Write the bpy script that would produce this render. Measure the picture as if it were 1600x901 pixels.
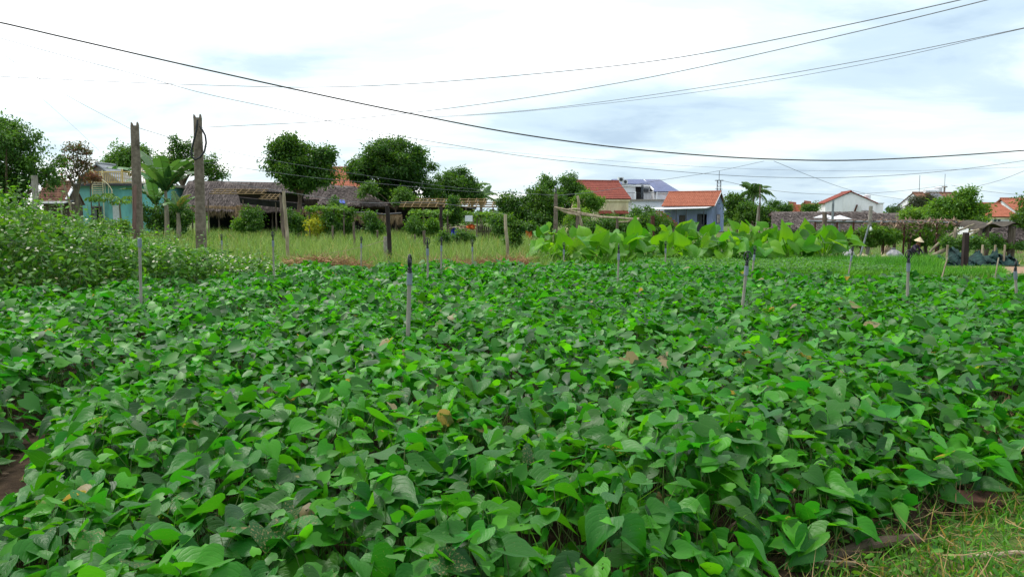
import bpy, math, random
import numpy as np
from mathutils import Vector, Matrix, noise as mnoise

R = math.radians
sc = bpy.context.scene
for o in list(bpy.data.objects):
    bpy.data.objects.remove(o)
col = sc.collection

# ------------------------------------------------------------------ camera
F = 1250.0            # focal length in photograph pixels (1600 wide)
CAMZ = 1.5
HOR = 336.0           # horizon row in the photograph
PITCH = math.atan((450.5 - HOR) / F)
cd = bpy.data.cameras.new('camera')
cam = bpy.data.objects.new('camera', cd)
col.objects.link(cam)
cd.sensor_width = 36.0
cd.lens = F / 1600 * 36
cd.clip_start = 0.05
cd.clip_end = 3000
cam.location = (0, 0, CAMZ)
cam.rotation_euler = (math.pi / 2 - PITCH, 0, 0)
sc.camera = cam

# ------------------------------------------------------------------ world, sun, exposure
SUN_EL, SUN_AZ = R(58), R(-55)      # azimuth clockwise from +Y: ahead of the camera, to the left, behind thin cloud
world = bpy.data.worlds.new('World')
sc.world = world
world.use_nodes = True
wn, wl = world.node_tree.nodes, world.node_tree.links
wn.clear()
w_out = wn.new('ShaderNodeOutputWorld')
w_bg = wn.new('ShaderNodeBackground')
w_bg.inputs['Strength'].default_value = 0.12
sky = wn.new('ShaderNodeTexSky')
sky.sky_type = 'NISHITA'
sky.sun_disc = False
sky.sun_elevation = SUN_EL
sky.sun_rotation = SUN_AZ
sky.air_density = 1.0
sky.dust_density = 2.0


def wnode(t, **kw):
    n = wn.new(t)
    for k, v in kw.items():
        setattr(n, k, v)
    return n


def wmath(op, a, b=None, c=None):
    n = wnode('ShaderNodeMath', operation=op)
    for i, s in enumerate((a, b, c)):
        if s is None:
            continue
        if isinstance(s, (int, float)):
            n.inputs[i].default_value = s
        else:
            wl.new(s, n.inputs[i])
    return n.outputs[0]


tc = wnode('ShaderNodeTexCoord')
sep = wnode('ShaderNodeSeparateXYZ')
wl.new(tc.outputs['Generated'], sep.inputs[0])
zz = wmath('ADD', wmath('MAXIMUM', sep.outputs['Z'], 0.0), 0.15)
cx = wmath('DIVIDE', sep.outputs['X'], zz)
cy = wmath('DIVIDE', sep.outputs['Y'], zz)
comb = wnode('ShaderNodeCombineXYZ')
wl.new(cx, comb.inputs[0])
wl.new(cy, comb.inputs[1])


def cloud_noise(loc, rotz, scl, scale, detail, rough, dist):
    mp = wnode('ShaderNodeMapping')
    mp.inputs['Location'].default_value = loc
    mp.inputs['Rotation'].default_value = (0, 0, rotz)
    mp.inputs['Scale'].default_value = scl
    wl.new(comb.outputs[0], mp.inputs['Vector'])
    nz = wnode('ShaderNodeTexNoise')
    nz.inputs['Scale'].default_value = scale
    nz.inputs['Detail'].default_value = detail
    nz.inputs['Roughness'].default_value = rough
    nz.inputs['Distortion'].default_value = dist
    wl.new(mp.outputs[0], nz.inputs['Vector'])
    return nz.outputs['Fac']


n_big = cloud_noise((4.95, 20.69, 0), R(25), (1.0, 0.75, 1), 0.42, 2.0, 0.5, 0.2)
n_mid = cloud_noise((19.05, 14.37, 0), R(12), (0.8, 1.0, 1), 1.1, 7.0, 0.56, 0.35)
sdot = wnode('ShaderNodeVectorMath', operation='DOT_PRODUCT')      # cloud is thinner and brighter towards the hidden sun
sdot.inputs[1].default_value = (math.sin(SUN_AZ) * math.cos(SUN_EL), math.cos(SUN_AZ) * math.cos(SUN_EL), math.sin(SUN_EL))
wl.new(tc.outputs['Generated'], sdot.inputs[0])
glow = wmath('MULTIPLY', wmath('SUBTRACT', sdot.outputs['Value'], 0.42), 0.15)
mixed = wmath('ADD', wmath('ADD', wmath('MULTIPLY', n_big, 0.5), wmath('MULTIPLY', n_mid, 0.5)), glow)
ramp = wnode('ShaderNodeValToRGB')
cr = ramp.color_ramp
cr.interpolation = 'EASE'
stops = [(0.33, (3.3, 4.4, 5.6)), (0.41, (4.6, 5.8, 6.7)), (0.48, (6.4, 7.4, 7.7)), (0.55, (10.4, 10.5, 10.6))]
while len(cr.elements) < len(stops):
    cr.elements.new(0.5)
for e, (p, c) in zip(cr.elements, stops):
    e.position = p
    e.color = (c[0] / 14, c[1] / 14, c[2] / 14, 1)
vm = wnode('ShaderNodeVectorMath', operation='SCALE')
vm.inputs['Scale'].default_value = 14 * 0.115 / 0.12 * 0.78
wl.new(mixed, ramp.inputs[0])
wl.new(ramp.outputs['Color'], vm.inputs[0])
mx = wnode('ShaderNodeMixRGB')
mx.inputs['Fac'].default_value = 0.88
wl.new(sky.outputs[0], mx.inputs['Color1'])
wl.new(vm.outputs[0], mx.inputs['Color2'])
wl.new(mx.outputs[0], w_bg.inputs['Color'])
wl.new(w_bg.outputs[0], w_out.inputs['Surface'])

sd = bpy.data.lights.new('sun', 'SUN')
sd.energy = 1.5
sd.angle = R(11)
sd.color = (1.0, 0.955, 0.89)
sun = bpy.data.objects.new('sun', sd)
col.objects.link(sun)
sdir = Vector((math.sin(SUN_AZ) * math.cos(SUN_EL), math.cos(SUN_AZ) * math.cos(SUN_EL), math.sin(SUN_EL)))
sun.rotation_euler = sdir.to_track_quat('Z', 'Y').to_euler()
sun.location = sdir * 60

sc.view_settings.view_transform = 'Standard'
sc.view_settings.look = 'None'
sc.view_settings.exposure = 0.8
sc.view_settings.gamma = 1.0
sc.view_settings.use_curve_mapping = False
sc.cycles.max_bounces = 8
sc.cycles.diffuse_bounces = 3
sc.cycles.glossy_bounces = 2
sc.cycles.transmission_bounces = 4
sc.cycles.transparent_max_bounces = 8
sc.cycles.use_denoising = True
sc.cycles.caustics_reflective = False
sc.cycles.caustics_refractive = False

# ------------------------------------------------------------------ helpers
rng = np.random.default_rng(11)
rnd = random.Random(5)


def X(px, Y):
    return (px - 800) / F * Y


def Z(py, Y):
    return CAMZ - (py - HOR) / F * Y


def sstep(a, b, x):
    t = np.clip((x - a) / (b - a), 0, 1)
    return t * t * (3 - 2 * t)


def ground(x, y):
    """terrain: flat field, the ground beyond it on the right lies 0.6 m lower"""
    return -0.6 * sstep(23.5, 33, np.asarray(y, float)) * sstep(3, 9, np.asarray(x, float))


def gz(x, y):
    return float(ground(x, y))


def P(px, py, Y):
    return Vector((X(px, Y), Y, Z(py, Y)))


def srgb(r, g, b):
    f = lambda c: (c / 255 / 12.92) if c <= 10 else ((c / 255 + 0.055) / 1.055) ** 2.4
    return (f(r), f(g), f(b))


def tag(o, label=None, cat=None, group=None, kind=None):
    if label:
        o['label'] = label
    if cat:
        o['category'] = cat
    if group:
        o['group'] = group
    if kind:
        o['kind'] = kind
    return o


def empty(name, loc=(0, 0, 0), rz=0, label=None, cat=None, group=None):
    o = bpy.data.objects.new(name, None)
    o.empty_display_size = 0.2
    col.objects.link(o)
    o.location = loc
    o.rotation_euler = (0, 0, rz)
    return tag(o, label, cat, group)


def link(name, me, m=None, parent=None):
    o = bpy.data.objects.new(name, me)
    if m is not None and not me.materials:
        me.materials.append(m)
    col.objects.link(o)
    if parent is not None:
        o.parent = parent
    return o


def copy_tree(o, parent=None):
    c = o.copy()
    col.objects.link(c)
    c.parent = parent
    for ch in list(o.children):
        copy_tree(ch, c)
    return c


# ---- node material helpers
class NT:
    def __init__(self, name):
        self.m = bpy.data.materials.new(name)
        self.m.use_nodes = True
        self.t = self.m.node_tree
        self.t.nodes.clear()
        self.out = self.t.nodes.new('ShaderNodeOutputMaterial')

    def n(self, typ, ins=None, **props):
        nd = self.t.nodes.new(typ)
        for k, v in props.items():
            setattr(nd, k, v)
        for k, v in (ins or {}).items():
            self.set(nd, k, v)
        return nd

    def set(self, nd, k, v):
        s = nd.inputs[k]
        if isinstance(v, bpy.types.NodeSocket):
            self.t.links.new(v, s)
        elif isinstance(v, tuple) and len(v) == 3 and s.type == 'RGBA':
            s.default_value = (*v, 1)
        else:
            s.default_value = v

    def math(self, op, a, b=0.0, c=0.0, clamp=False):
        nd = self.n('ShaderNodeMath', operation=op, use_clamp=clamp)
        for i, v in enumerate((a, b, c)):
            self.set(nd, i, v)
        return nd.outputs[0]

    def mix(self, f, a, b, blend='MIX'):
        nd = self.n('ShaderNodeMixRGB', blend_type=blend)
        self.set(nd, 0, f)
        self.set(nd, 1, a)
        self.set(nd, 2, b)
        return nd.outputs[0]

    def noise(self, scale, detail=3.0, rough=0.55, vec=None, out='Fac', dist=0.0):
        nd = self.n('ShaderNodeTexNoise')
        nd.inputs['Scale'].default_value = scale
        nd.inputs['Detail'].default_value = detail
        nd.inputs['Roughness'].default_value = rough
        nd.inputs['Distortion'].default_value = dist
        if vec is not None:
            self.t.links.new(vec, nd.inputs['Vector'])
        return nd.outputs[out]

    def ramp(self, f, a, b):
        """smooth 0..1 step between a and b"""
        nd = self.n('ShaderNodeMapRange', interpolation_type='SMOOTHSTEP')
        self.set(nd, 0, f)
        nd.inputs[1].default_value = a
        nd.inputs[2].default_value = b
        return nd.outputs[0]

    def objco(self, scl=None):
        v = self.n('ShaderNodeTexCoord').outputs['Object']
        if scl:
            mp = self.n('ShaderNodeMapping')
            mp.inputs['Scale'].default_value = scl
            self.t.links.new(v, mp.inputs['Vector'])
            v = mp.outputs[0]
        return v

    def bump(self, h, strength, dist=0.02):
        nd = self.n('ShaderNodeBump')
        nd.inputs['Strength'].default_value = strength
        nd.inputs['Distance'].default_value = dist
        self.t.links.new(h, nd.inputs['Height'])
        return nd.outputs[0]

    def done(self, shader):
        self.t.links.new(shader, self.out.inputs['Surface'])
        return self.m


def mat(name, c1, c2=None, rough=0.8, scale=6.0, spec=0.3, metal=0.0, bump=0.0, bscale=None, stretch=None, dirt=None, dirt_amt=0.0):
    """plain procedural surface: two-colour noise, optional dirt streaks, optional relief"""
    N = NT(name)
    v = N.objco(stretch)
    c2 = c2 or tuple(x * 0.75 for x in c1)
    f = N.ramp(N.noise(scale, 5, 0.6, v), 0.32, 0.68)
    c = N.mix(f, c1, c2)
    if dirt:
        d = N.ramp(N.noise(scale * 0.35, 6, 0.65, v), 0.5, 0.72)
        c = N.mix(N.math('MULTIPLY', d, dirt_amt), c, dirt)
    p = N.n('ShaderNodeBsdfPrincipled', {'Base Color': c, 'Roughness': rough, 'Metallic': metal, 'Specular IOR Level': spec})
    if bump:
        N.set(p, 'Normal', N.bump(N.noise(bscale or scale * 4, 4, 0.6, v), bump))
    return N.done(p.outputs[0])


def leafmat(name, ca, cb, dry=(0.30, 0.22, 0.08), rough=0.45, spec=0.4, trans=0.25, veins=0, vein_col=None, under=1.35, tcol=None, spots=0.0, vmix=0.25, holes=False):
    """leaf: tint.r mixes two greens, tint.g scales brightness, tint.b dries it out; veins from the leaf's own UV"""
    N = NT(name)
    at = N.n('ShaderNodeAttribute', attribute_name='tint')
    sepc = N.n('ShaderNodeSeparateColor', {0: at.outputs['Color']})
    r, g, b = sepc.outputs[0], sepc.outputs[1], sepc.outputs[2]
    c = N.mix(r, ca, cb)
    sc_ = N.n('ShaderNodeVectorMath', {0: c}, operation='SCALE')
    N.set(sc_, 'Scale', N.math('MULTIPLY_ADD', g, 1.1, 0.45))
    c = sc_.outputs[0]
    normal = None
    if veins:
        uv = N.n('ShaderNodeUVMap', uv_map='UVMap').outputs[0]
        s2 = N.n('ShaderNodeSeparateXYZ', {0: uv})
        u = N.math('ABSOLUTE', s2.outputs[0])
        v = s2.outputs[1]
        mid = N.math('SUBTRACT', 1.0, N.ramp(u, 0.0, 0.035))
        ph = N.math('FRACT', N.math('MULTIPLY', N.math('SUBTRACT', v, N.math('MULTIPLY', u, 0.75)), float(veins)))
        tri = N.math('ABSOLUTE', N.math('SUBTRACT', ph, 0.5))
        lat = N.math('MULTIPLY', N.ramp(tri, 0.455, 0.5), 0.6)
        vein = N.math('MAXIMUM', mid, lat)
        c = N.mix(N.math('MULTIPLY', vein, vmix), c, vein_col or (0.20, 0.36, 0.10))
        relief = N.math('ADD', N.math('MULTIPLY', N.ramp(tri, 0.25, 0.5), -0.3), N.math('MULTIPLY', N.noise(4, 3, 0.6, uv), 1.2))
        normal = N.bump(relief, 0.28, 0.006)
    ob = N.objco()
    if spots:
        sp = N.ramp(N.noise(24, 4, 0.6, ob), 0.66, 0.70)
        c = N.mix(N.math('MULTIPLY', sp, spots), c, (0.30, 0.27, 0.10))
    dr = N.ramp(N.math('ADD', b, N.math('MULTIPLY', N.math('SUBTRACT', N.noise(17, 4, 0.6, ob), 0.5), 1.3)), 0.45, 0.62)
    c = N.mix(dr, c, dry)
    bf = N.n('ShaderNodeNewGeometry').outputs['Backfacing']
    und = N.n('ShaderNodeVectorMath', {0: c}, operation='MULTIPLY')
    und.inputs[1].default_value = (under * 1.12, under, under * 1.1)
    c = N.mix(bf, c, und.outputs[0])
    p = N.n('ShaderNodeBsdfPrincipled', {'Base Color': c, 'Roughness': rough, 'Specular IOR Level': spec})
    if normal is not None:
        N.set(p, 'Normal', normal)
    tc_ = N.n('ShaderNodeVectorMath', {0: c}, operation='MULTIPLY')
    tc_.inputs[1].default_value = tcol or (2.0, 1.9, 0.7)
    tr = N.n('ShaderNodeBsdfTranslucent', {'Color': tc_.outputs[0]})
    mixs = N.n('ShaderNodeMixShader')
    mixs.inputs[0].default_value = trans
    N.t.links.new(p.outputs[0], mixs.inputs[1])
    N.t.links.new(tr.outputs[0], mixs.inputs[2])
    last = mixs.outputs[0]
    if holes and veins:
        # insect holes: only on some leaves, placed by the leaf's own coordinates
        hv = N.n('ShaderNodeCombineXYZ', {0: N.math('MULTIPLY_ADD', s2.outputs[0], 1.1, N.math('MULTIPLY', r, 37.0)), 1: N.math('MULTIPLY_ADD', v, 2.4, N.math('MULTIPLY', g, 53.0))})
        hn = N.noise(2.6, 2, 0.5, hv.outputs[0])
        some = N.math('GREATER_THAN', N.math('FRACT', N.math('MULTIPLY', N.math('ADD', r, g), 17.3)), 0.62)
        hole = N.math('MULTIPLY', N.math('GREATER_THAN', hn, 0.665), some)
        tb = N.n('ShaderNodeBsdfTransparent')
        m2 = N.n('ShaderNodeMixShader')
        N.t.links.new(hole, m2.inputs[0])
        N.t.links.new(last, m2.inputs[1])
        N.t.links.new(tb.outputs[0], m2.inputs[2])
        last = m2.outputs[0]
    return N.done(last)


# ---- mesh from numpy
def np_mesh(name, V, T, uv=None, tint=None, flat=False):
    """V (n,3), T (m,3) triangles, uv per vertex, tint per vertex"""
    me = bpy.data.meshes.new(name)
    V = np.ascontiguousarray(V, np.float32)
    T = np.ascontiguousarray(T, np.int32)
    me.vertices.add(len(V))
    me.vertices.foreach_set('co', V.ravel())
    me.loops.add(T.size)
    me.loops.foreach_set('vertex_index', T.ravel())
    me.polygons.add(len(T))
    me.polygons.foreach_set('loop_start', np.arange(0, T.size, 3, dtype=np.int32))
    me.update(calc_edges=True)
    if uv is not None:
        l = me.uv_layers.new(name='UVMap')
        l.data.foreach_set('uv', np.ascontiguousarray(np.asarray(uv, np.float32)[T.ravel()]).ravel())
    if tint is not None:
        a = me.attributes.new('tint', 'FLOAT_COLOR', 'POINT')
        tt = np.ones((len(V), 4), np.float32)
        tt[:, :3] = tint
        a.data.foreach_set('color', tt.ravel())
    if flat:
        me.shade_flat()
    return me


def unit(a):
    return a / np.maximum(np.linalg.norm(a, axis=-1, keepdims=True), 1e-9)


def frames(tip, nrm):
    """columns: across, along, normal"""
    Yd = unit(tip)
    Zd = nrm - (nrm * Yd).sum(-1, keepdims=True) * Yd
    Zd = unit(Zd)
    Xd = np.cross(Yd, Zd)
    return np.stack([Xd, Yd, Zd], axis=-1)


def scatter_arrays(temps, pos, tip, nrm, size, tint):
    n = len(pos)
    which = rng.integers(0, len(temps), n)
    Rm = frames(np.asarray(tip, float), np.asarray(nrm, float))
    Vs, Ts, Us, Cs = [], [], [], []
    off = 0
    for k, (tv, tf, tu) in enumerate(temps):
        idx = np.nonzero(which == k)[0]
        if not len(idx):
            continue
        sz = size[idx]
        if sz.ndim == 1:
            loc = tv[None] * sz[:, None, None]
        else:
            loc = tv[None] * sz[:, None, :]
        w = np.einsum('nij,nvj->nvi', Rm[idx], loc) + pos[idx][:, None, :]
        nv = len(tv)
        Vs.append(w.reshape(-1, 3))
        Ts.append((tf[None] + (np.arange(len(idx)) * nv)[:, None, None]).reshape(-1, 3) + off)
        Us.append(np.tile(tu, (len(idx), 1)))
        Cs.append(np.repeat(tint[idx], nv, axis=0))
        off += len(idx) * nv
    return np.concatenate(Vs), np.concatenate(Ts), np.concatenate(Us), np.concatenate(Cs)


def scatter(name, temps, pos, tip, nrm, size, tint, m, parent=None):
    V, T, U, C = scatter_arrays(temps, pos, tip, nrm, size, tint)
    return link(name, np_mesh(name, V, T, U, C), m, parent)


def tints(n, a=0.5, b=0.22, dry=0.0, dry_frac=0.0, g=0.5, gs=0.18):
    t = np.zeros((n, 3))
    t[:, 0] = np.clip(rng.normal(a, b, n), 0, 1)
    t[:, 1] = np.clip(rng.normal(g, gs, n), 0.02, 1.1)
    t[:, 2] = dry
    if dry_frac:
        k = rng.random(n) < dry_frac
        t[k, 2] = rng.uniform(0.3, 0.75, k.sum())
    return t


# ---- leaf templates: (verts, tris, uv)
def grid_tris(nr, nc):
    T = []
    for i in range(nr - 1):
        for j in range(nc - 1):
            a = i * nc + j
            T += [(a, a + 1, a + nc + 1), (a, a + nc + 1, a + nc)]
    return np.array(T)


def heart(nr, nc, fold=0.25, droop=0.25, wav=0.05, seed=0, width=1.0, lobe=0.16):
    """cordate leaf, unit length, base (petiole) at the origin, tip along +y, normal +z"""
    r = random.Random(seed)
    vs = [0.0, 0.07, 0.2, 0.36, 0.55, 0.76, 1.0] if nr == 7 else ([0.0, 0.16, 0.42, 0.72, 1.0] if nr == 5 else ([0, 0.25, 0.65, 1.0] if nr == 4 else [0, .34, 1.0]))
    prof_v = [0, 0.05, 0.14, 0.26, 0.4, 0.55, 0.72, 0.86, 0.95, 1.0]
    prof_w = [0.27, 0.37, 0.445, 0.475, 0.42, 0.30, 0.165, 0.072, 0.026, 0.0]
    ph = r.uniform(0, 6.28)
    ph2 = r.uniform(0, 6.28)
    tw = r.uniform(-0.25, 0.25)
    V, U = [], []
    for v in vs:
        w = np.interp(v, prof_v, prof_w) * width
        for j in range(nc):
            c = -1 + 2 * j / (nc - 1)
            ac = abs(c)
            x = c * w
            y = v - lobe * (ac ** 1.2) * max(0, 1 - v / 0.42)
            z = fold * ac * w * (1.0 - 0.35 * ac) - droop * max(0, y) ** 2 * 0.6
            z += wav * ac * math.sin(5.5 * v + ph + (0 if c < 0 else ph2)) + tw * x * v * 0.5
            if v == 1.0:
                x, y = 0.004 * c, 1.0
                z = -droop * 0.6
            V.append((x, y, z))
            U.append((c, v))
    return np.array(V, float), grid_tris(nr, nc), np.array(U, float)


def diamond(w=0.45, fold=0.12, droop=0.15, mid=0.42):
    V = np.array([(0, 0, 0), (-w / 2, mid, fold * w), (w / 2, mid, fold * w), (0, 1, -droop)], float)
    return V, np.array([(0, 2, 3), (0, 3, 1)]), np.array([(0, 0), (-1, .4), (1, .4), (0, 1)], float)


def ovate(w=0.5, fold=0.2, droop=0.2):
    V = np.array([(0, 0, 0), (-w * .42, .22, fold * w * .4), (w * .42, .22, fold * w * .4), (0, .3, 0), (-w * .4, .6, fold * w * .4 - droop * .35), (w * .4, .6, fold * w * .4 - droop * .35), (0, .62, -droop * .4), (0, 1, -droop)], float)
    T = np.array([(0, 2, 3), (0, 3, 1), (1, 3, 6), (1, 6, 4), (3, 2, 5), (3, 5, 6), (4, 6, 7), (6, 5, 7)])
    U = np.array([(0, 0), (-1, .2), (1, .2), (0, .3), (-1, .6), (1, .6), (0, .6), (0, 1)], float)
    return V, T, U


def blade(bend=0.35, w=0.03, seg=3):
    """grass blade of unit length growing along +y, bending towards +z"""
    V, U = [], []
    for i in range(seg + 1):
        t = i / seg
        ww = w * (1 - t ** 1.6) + 0.0005
        y, z = t * (1 - 0.25 * bend * t), bend * t * t
        V += [(-ww / 2, y, z), (ww / 2, y, z)]
        U += [(-1, t), (1, t)]
    T = []
    for i in range(seg):
        a = 2 * i
        T += [(a, a + 1, a + 3), (a, a + 3, a + 2)]
    return np.array(V, float), np.array(T), np.array(U, float)


# ---- mesh builder for hard things
class MB:
    def __init__(self):
        self.v, self.f = [], []

    def add(self, vs, fs):
        o = len(self.v)
        self.v += [tuple(v) for v in vs]
        self.f += [tuple(i + o for i in f) for f in fs]
        return self

    def box(self, x0, x1, y0, y1, z0, z1):
        return self.add([(x0, y0, z0), (x1, y0, z0), (x1, y1, z0), (x0, y1, z0), (x0, y0, z1), (x1, y0, z1), (x1, y1, z1), (x0, y1, z1)],
                        [(0, 3, 2, 1), (4, 5, 6, 7), (0, 1, 5, 4), (1, 2, 6, 5), (2, 3, 7, 6), (3, 0, 4, 7)])

    def hexa(self, p):
        return self.add(p, [(0, 3, 2, 1), (4, 5, 6, 7), (0, 1, 5, 4), (1, 2, 6, 5), (2, 3, 7, 6), (3, 0, 4, 7)])

    def slab(self, a, b, c, d, t):
        """a sheet a,b,c,d (counter-clockwise seen from above) with thickness t below it"""
        P4 = [Vector(p) for p in (a, b, c, d)]
        n = (P4[1] - P4[0]).cross(P4[3] - P4[0]).normalized() * t
        return self.hexa([p - n for p in P4] + P4)

    def tube(self, pts, rad, n=8, cap=True):
        pts = [Vector(p) for p in pts]
        if not isinstance(rad, (list, tuple)):
            rad = [rad] * len(pts)
        o = len(self.v)
        up = Vector((0, 0, 1))
        prev = None
        for i, p in enumerate(pts):
            d = (pts[min(i + 1, len(pts) - 1)] - pts[max(i - 1, 0)]).normalized()
            if prev is None:
                a = d.orthogonal().normalized()
            else:
                a = (prev - d * prev.dot(d)).normalized()
            prev = a
            b = d.cross(a)
            for k in range(n):
                t = 2 * math.pi * k / n
                q = p + (a * math.cos(t) + b * math.sin(t)) * rad[i]
                self.v.append(tuple(q))
        for i in range(len(pts) - 1):
            for k in range(n):
                k2 = (k + 1) % n
                self.f.append((o + i * n + k, o + i * n + k2, o + (i + 1) * n + k2, o + (i + 1) * n + k))
        if cap:
            self.f.append(tuple(o + k for k in reversed(range(n))))
            self.f.append(tuple(o + (len(pts) - 1) * n + k for k in range(n)))
        return self

    def lathe(self, prof, n=16, base=(0, 0, 0)):
        o = len(self.v)
        for r, z in prof:
            for k in range(n):
                t = 2 * math.pi * k / n
                self.v.append((base[0] + r * math.cos(t), base[1] + r * math.sin(t), base[2] + z))
        for i in range(len(prof) - 1):
            for k in range(n):
                k2 = (k + 1) % n
                self.f.append((o + i * n + k, o + i * n + k2, o + (i + 1) * n + k2, o + (i + 1) * n + k))
        self.f.append(tuple(o + k for k in reversed(range(n))))
        self.f.append(tuple(o + (len(prof) - 1) * n + k for k in range(n)))
        return self

    def torus(self, c, R_, r, axis=(0, 1, 0), n=20, m=6, sx=1.0, sz=1.0):
        """ring in the x-z plane"""
        o = len(self.v)
        for i in range(n):
            t = 2 * math.pi * i / n
            for j in range(m):
                s = 2 * math.pi * j / m
                rr = R_ + r * math.cos(s)
                self.v.append((c[0] + rr * math.cos(t) * sx, c[1] + r * math.sin(s), c[2] + rr * math.sin(t) * sz))
        for i in range(n):
            for j in range(m):
                a, b = i, (i + 1) % n
                j2 = (j + 1) % m
                self.f.append((o + a * m + j, o + b * m + j, o + b * m + j2, o + a * m + j2))
        return self

    def tiles(self, a, b, c, d, nu, nv, amp=0.05, step=0.03, th=0.06):
        """tiled roof plane: a,b eave left/right, c,d ridge right/left; barrel ridges along u, stepped courses up the slope"""
        a, b, c, d = [Vector(p) for p in (a, b, c, d)]
        n = (b - a).cross(d - a).normalized()
        if n.z < 0:
            n = -n
        o = len(self.v)
        us = nu * 2 + 1
        rows = []
        for j in range(nv):
            for e, hh in ((j / nv, step), ((j + 1) / nv, 0.0)):
                row = []
                for i in range(us):
                    u = i / (us - 1)
                    p = (a.lerp(b, u)).lerp(d.lerp(c, u), e) + n * (hh + (amp if i % 2 else 0))
                    row.append(len(self.v))
                    self.v.append(tuple(p))
                rows.append(row)
        for r0, r1 in zip(rows[:-1], rows[1:]):
            for i in range(us - 1):
                self.f.append((r0[i], r0[i + 1], r1[i + 1], r1[i]))
        q = [a - n * th, b - n * th, c - n * th, d - n * th]
        self.add([*q, a - n * .004, b - n * .004, c - n * .004, d - n * .004], [(0, 3, 2, 1), (4, 5, 6, 7), (0, 1, 5, 4), (1, 2, 6, 5), (2, 3, 7, 6), (3, 0, 4, 7)])
        return self

    def build(self, name, m, parent=None, smooth=False):
        me = bpy.data.meshes.new(name)
        me.from_pydata(self.v, [], self.f)
        if not smooth:
            me.shade_flat()
        me.materials.append(m)
        o = bpy.data.objects.new(name, me)
        col.objects.link(o)
        if parent is not None:
            o.parent = parent
        return o


def box(name, m, parent, *b):
    return MB().box(*b).build(name, m, parent)

# ------------------------------------------------------------------ materials
M = {}
M['sweet'] = leafmat('sweet_potato_leaf', (0.011, 0.125, 0.008), (0.058, 0.250, 0.006), dry=(0.24, 0.19, 0.08), rough=0.43, spec=0.32, trans=0.32, veins=5, vein_col=(0.10, 0.28, 0.06), spots=0.5, vmix=.28, holes=True)
M['sweet_far'] = leafmat('sweet_potato_leaf_far', (0.011, 0.125, 0.008), (0.058, 0.250, 0.006), dry=(0.24, 0.19, 0.08), rough=0.43, spec=0.32, trans=0.32)
M['stem'] = leafmat('green_stem', (0.05, 0.13, 0.02), (0.10, 0.14, 0.04), rough=0.5, trans=0.0)
M['ear'] = leafmat('elephant_ear_leaf', (0.040, 0.185, 0.009), (0.108, 0.275, 0.009), dry=(0.42, 0.36, 0.06), rough=0.45, spec=0.25, trans=0.38, vmix=.45, veins=9, vein_col=(0.22, 0.42, 0.06), under=1.2, tcol=(1.9, 1.8, 0.6))
M['weed'] = leafmat('weed_leaf', (0.019, 0.105, 0.011), (0.092, 0.235, 0.018), rough=0.5, spec=0.25, trans=0.28)
M['flower'] = leafmat('white_petal', (0.74, 0.72, 0.58), (0.80, 0.76, 0.56), rough=0.7, spec=0.1, trans=0.3, under=1.0, tcol=(1, 1, .8))
M['grass'] = leafmat('tall_grass_blade', (0.065, 0.165, 0.030), (0.185, 0.265, 0.080), dry=(0.38, 0.27, 0.12), rough=0.6, spec=0.25, trans=0.3)
M['bright_grass'] = leafmat('bright_grass_blade', (0.040, 0.175, 0.014), (0.100, 0.270, 0.018), rough=0.55, spec=0.3, trans=0.35)
M['herb'] = leafmat('herb_leaf', (0.035, 0.160, 0.016), (0.080, 0.235, 0.020), rough=0.5, spec=0.35, trans=0.3)
M['straw'] = leafmat('dry_straw', (0.24, 0.15, 0.075), (0.38, 0.28, 0.15), rough=0.85, spec=0.1, trans=0.1, tcol=(1, 1, .8))
M['tree_a'] = leafmat('mango_leaf', (0.022, 0.088, 0.010), (0.078, 0.172, 0.014), rough=0.5, spec=0.3, trans=0.28)
M['tree_b'] = leafmat('fresh_tree_leaf', (0.026, 0.095, 0.012), (0.085, 0.195, 0.020), rough=0.5, spec=0.35, trans=0.28)
M['tree_c'] = leafmat('light_tree_leaf', (0.045, 0.145, 0.014), (0.120, 0.245, 0.024), rough=0.5, spec=0.3, trans=0.32)
M['tree_red'] = leafmat('reddish_leaf', (0.055, 0.115, 0.030), (0.150, 0.060, 0.050), rough=0.5, spec=0.3, trans=0.25)
M['casuarina'] = leafmat('grey_needle', (0.045, 0.075, 0.040), (0.085, 0.095, 0.060), rough=0.7, spec=0.2, trans=0.15)
M['banana'] = leafmat('banana_leaf', (0.026, 0.100, 0.028), (0.075, 0.160, 0.050), dry=(0.26, 0.18, 0.08), rough=0.42, spec=0.4, trans=0.22, veins=26, vein_col=(0.16, 0.33, 0.08))
M['palm'] = leafmat('palm_frond', (0.035, 0.105, 0.025), (0.085, 0.165, 0.035), dry=(0.30, 0.24, 0.10), rough=0.5, spec=0.35, trans=0.2)
M['yellow_leaf'] = leafmat('yellow_green_leaf', (0.22, 0.30, 0.02), (0.42, 0.40, 0.03), rough=0.5, spec=0.3, trans=0.3)
M['dry_vine'] = leafmat('dry_vine', (0.17, 0.125, 0.085), (0.30, 0.23, 0.16), rough=0.9, spec=0.1, trans=0.1, tcol=(1, 1, 1))
M['bark'] = mat('bark', srgb(118, 100, 84), srgb(74, 62, 52), 0.9, 5, bump=0.6, stretch=(1, 1, .3))
M['bark_pale'] = mat('pale_bark', srgb(150, 140, 120), srgb(105, 96, 80), 0.9, 6, bump=0.5, stretch=(1, 1, .3))
M['bamboo'] = mat('weathered_bamboo', srgb(186, 172, 146), srgb(136, 120, 98), 0.7, 9, bump=0.25, stretch=(1, 1, .25))
M['old_wood'] = mat('old_wood', srgb(124, 110, 98), srgb(82, 70, 60), 0.9, 10, bump=0.5, stretch=(1, 1, .2))
M['dark_wood'] = mat('dark_wood', srgb(62, 52, 48), srgb(36, 30, 28), 0.9, 10, bump=0.5, stretch=(1, 1, .2))
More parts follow.
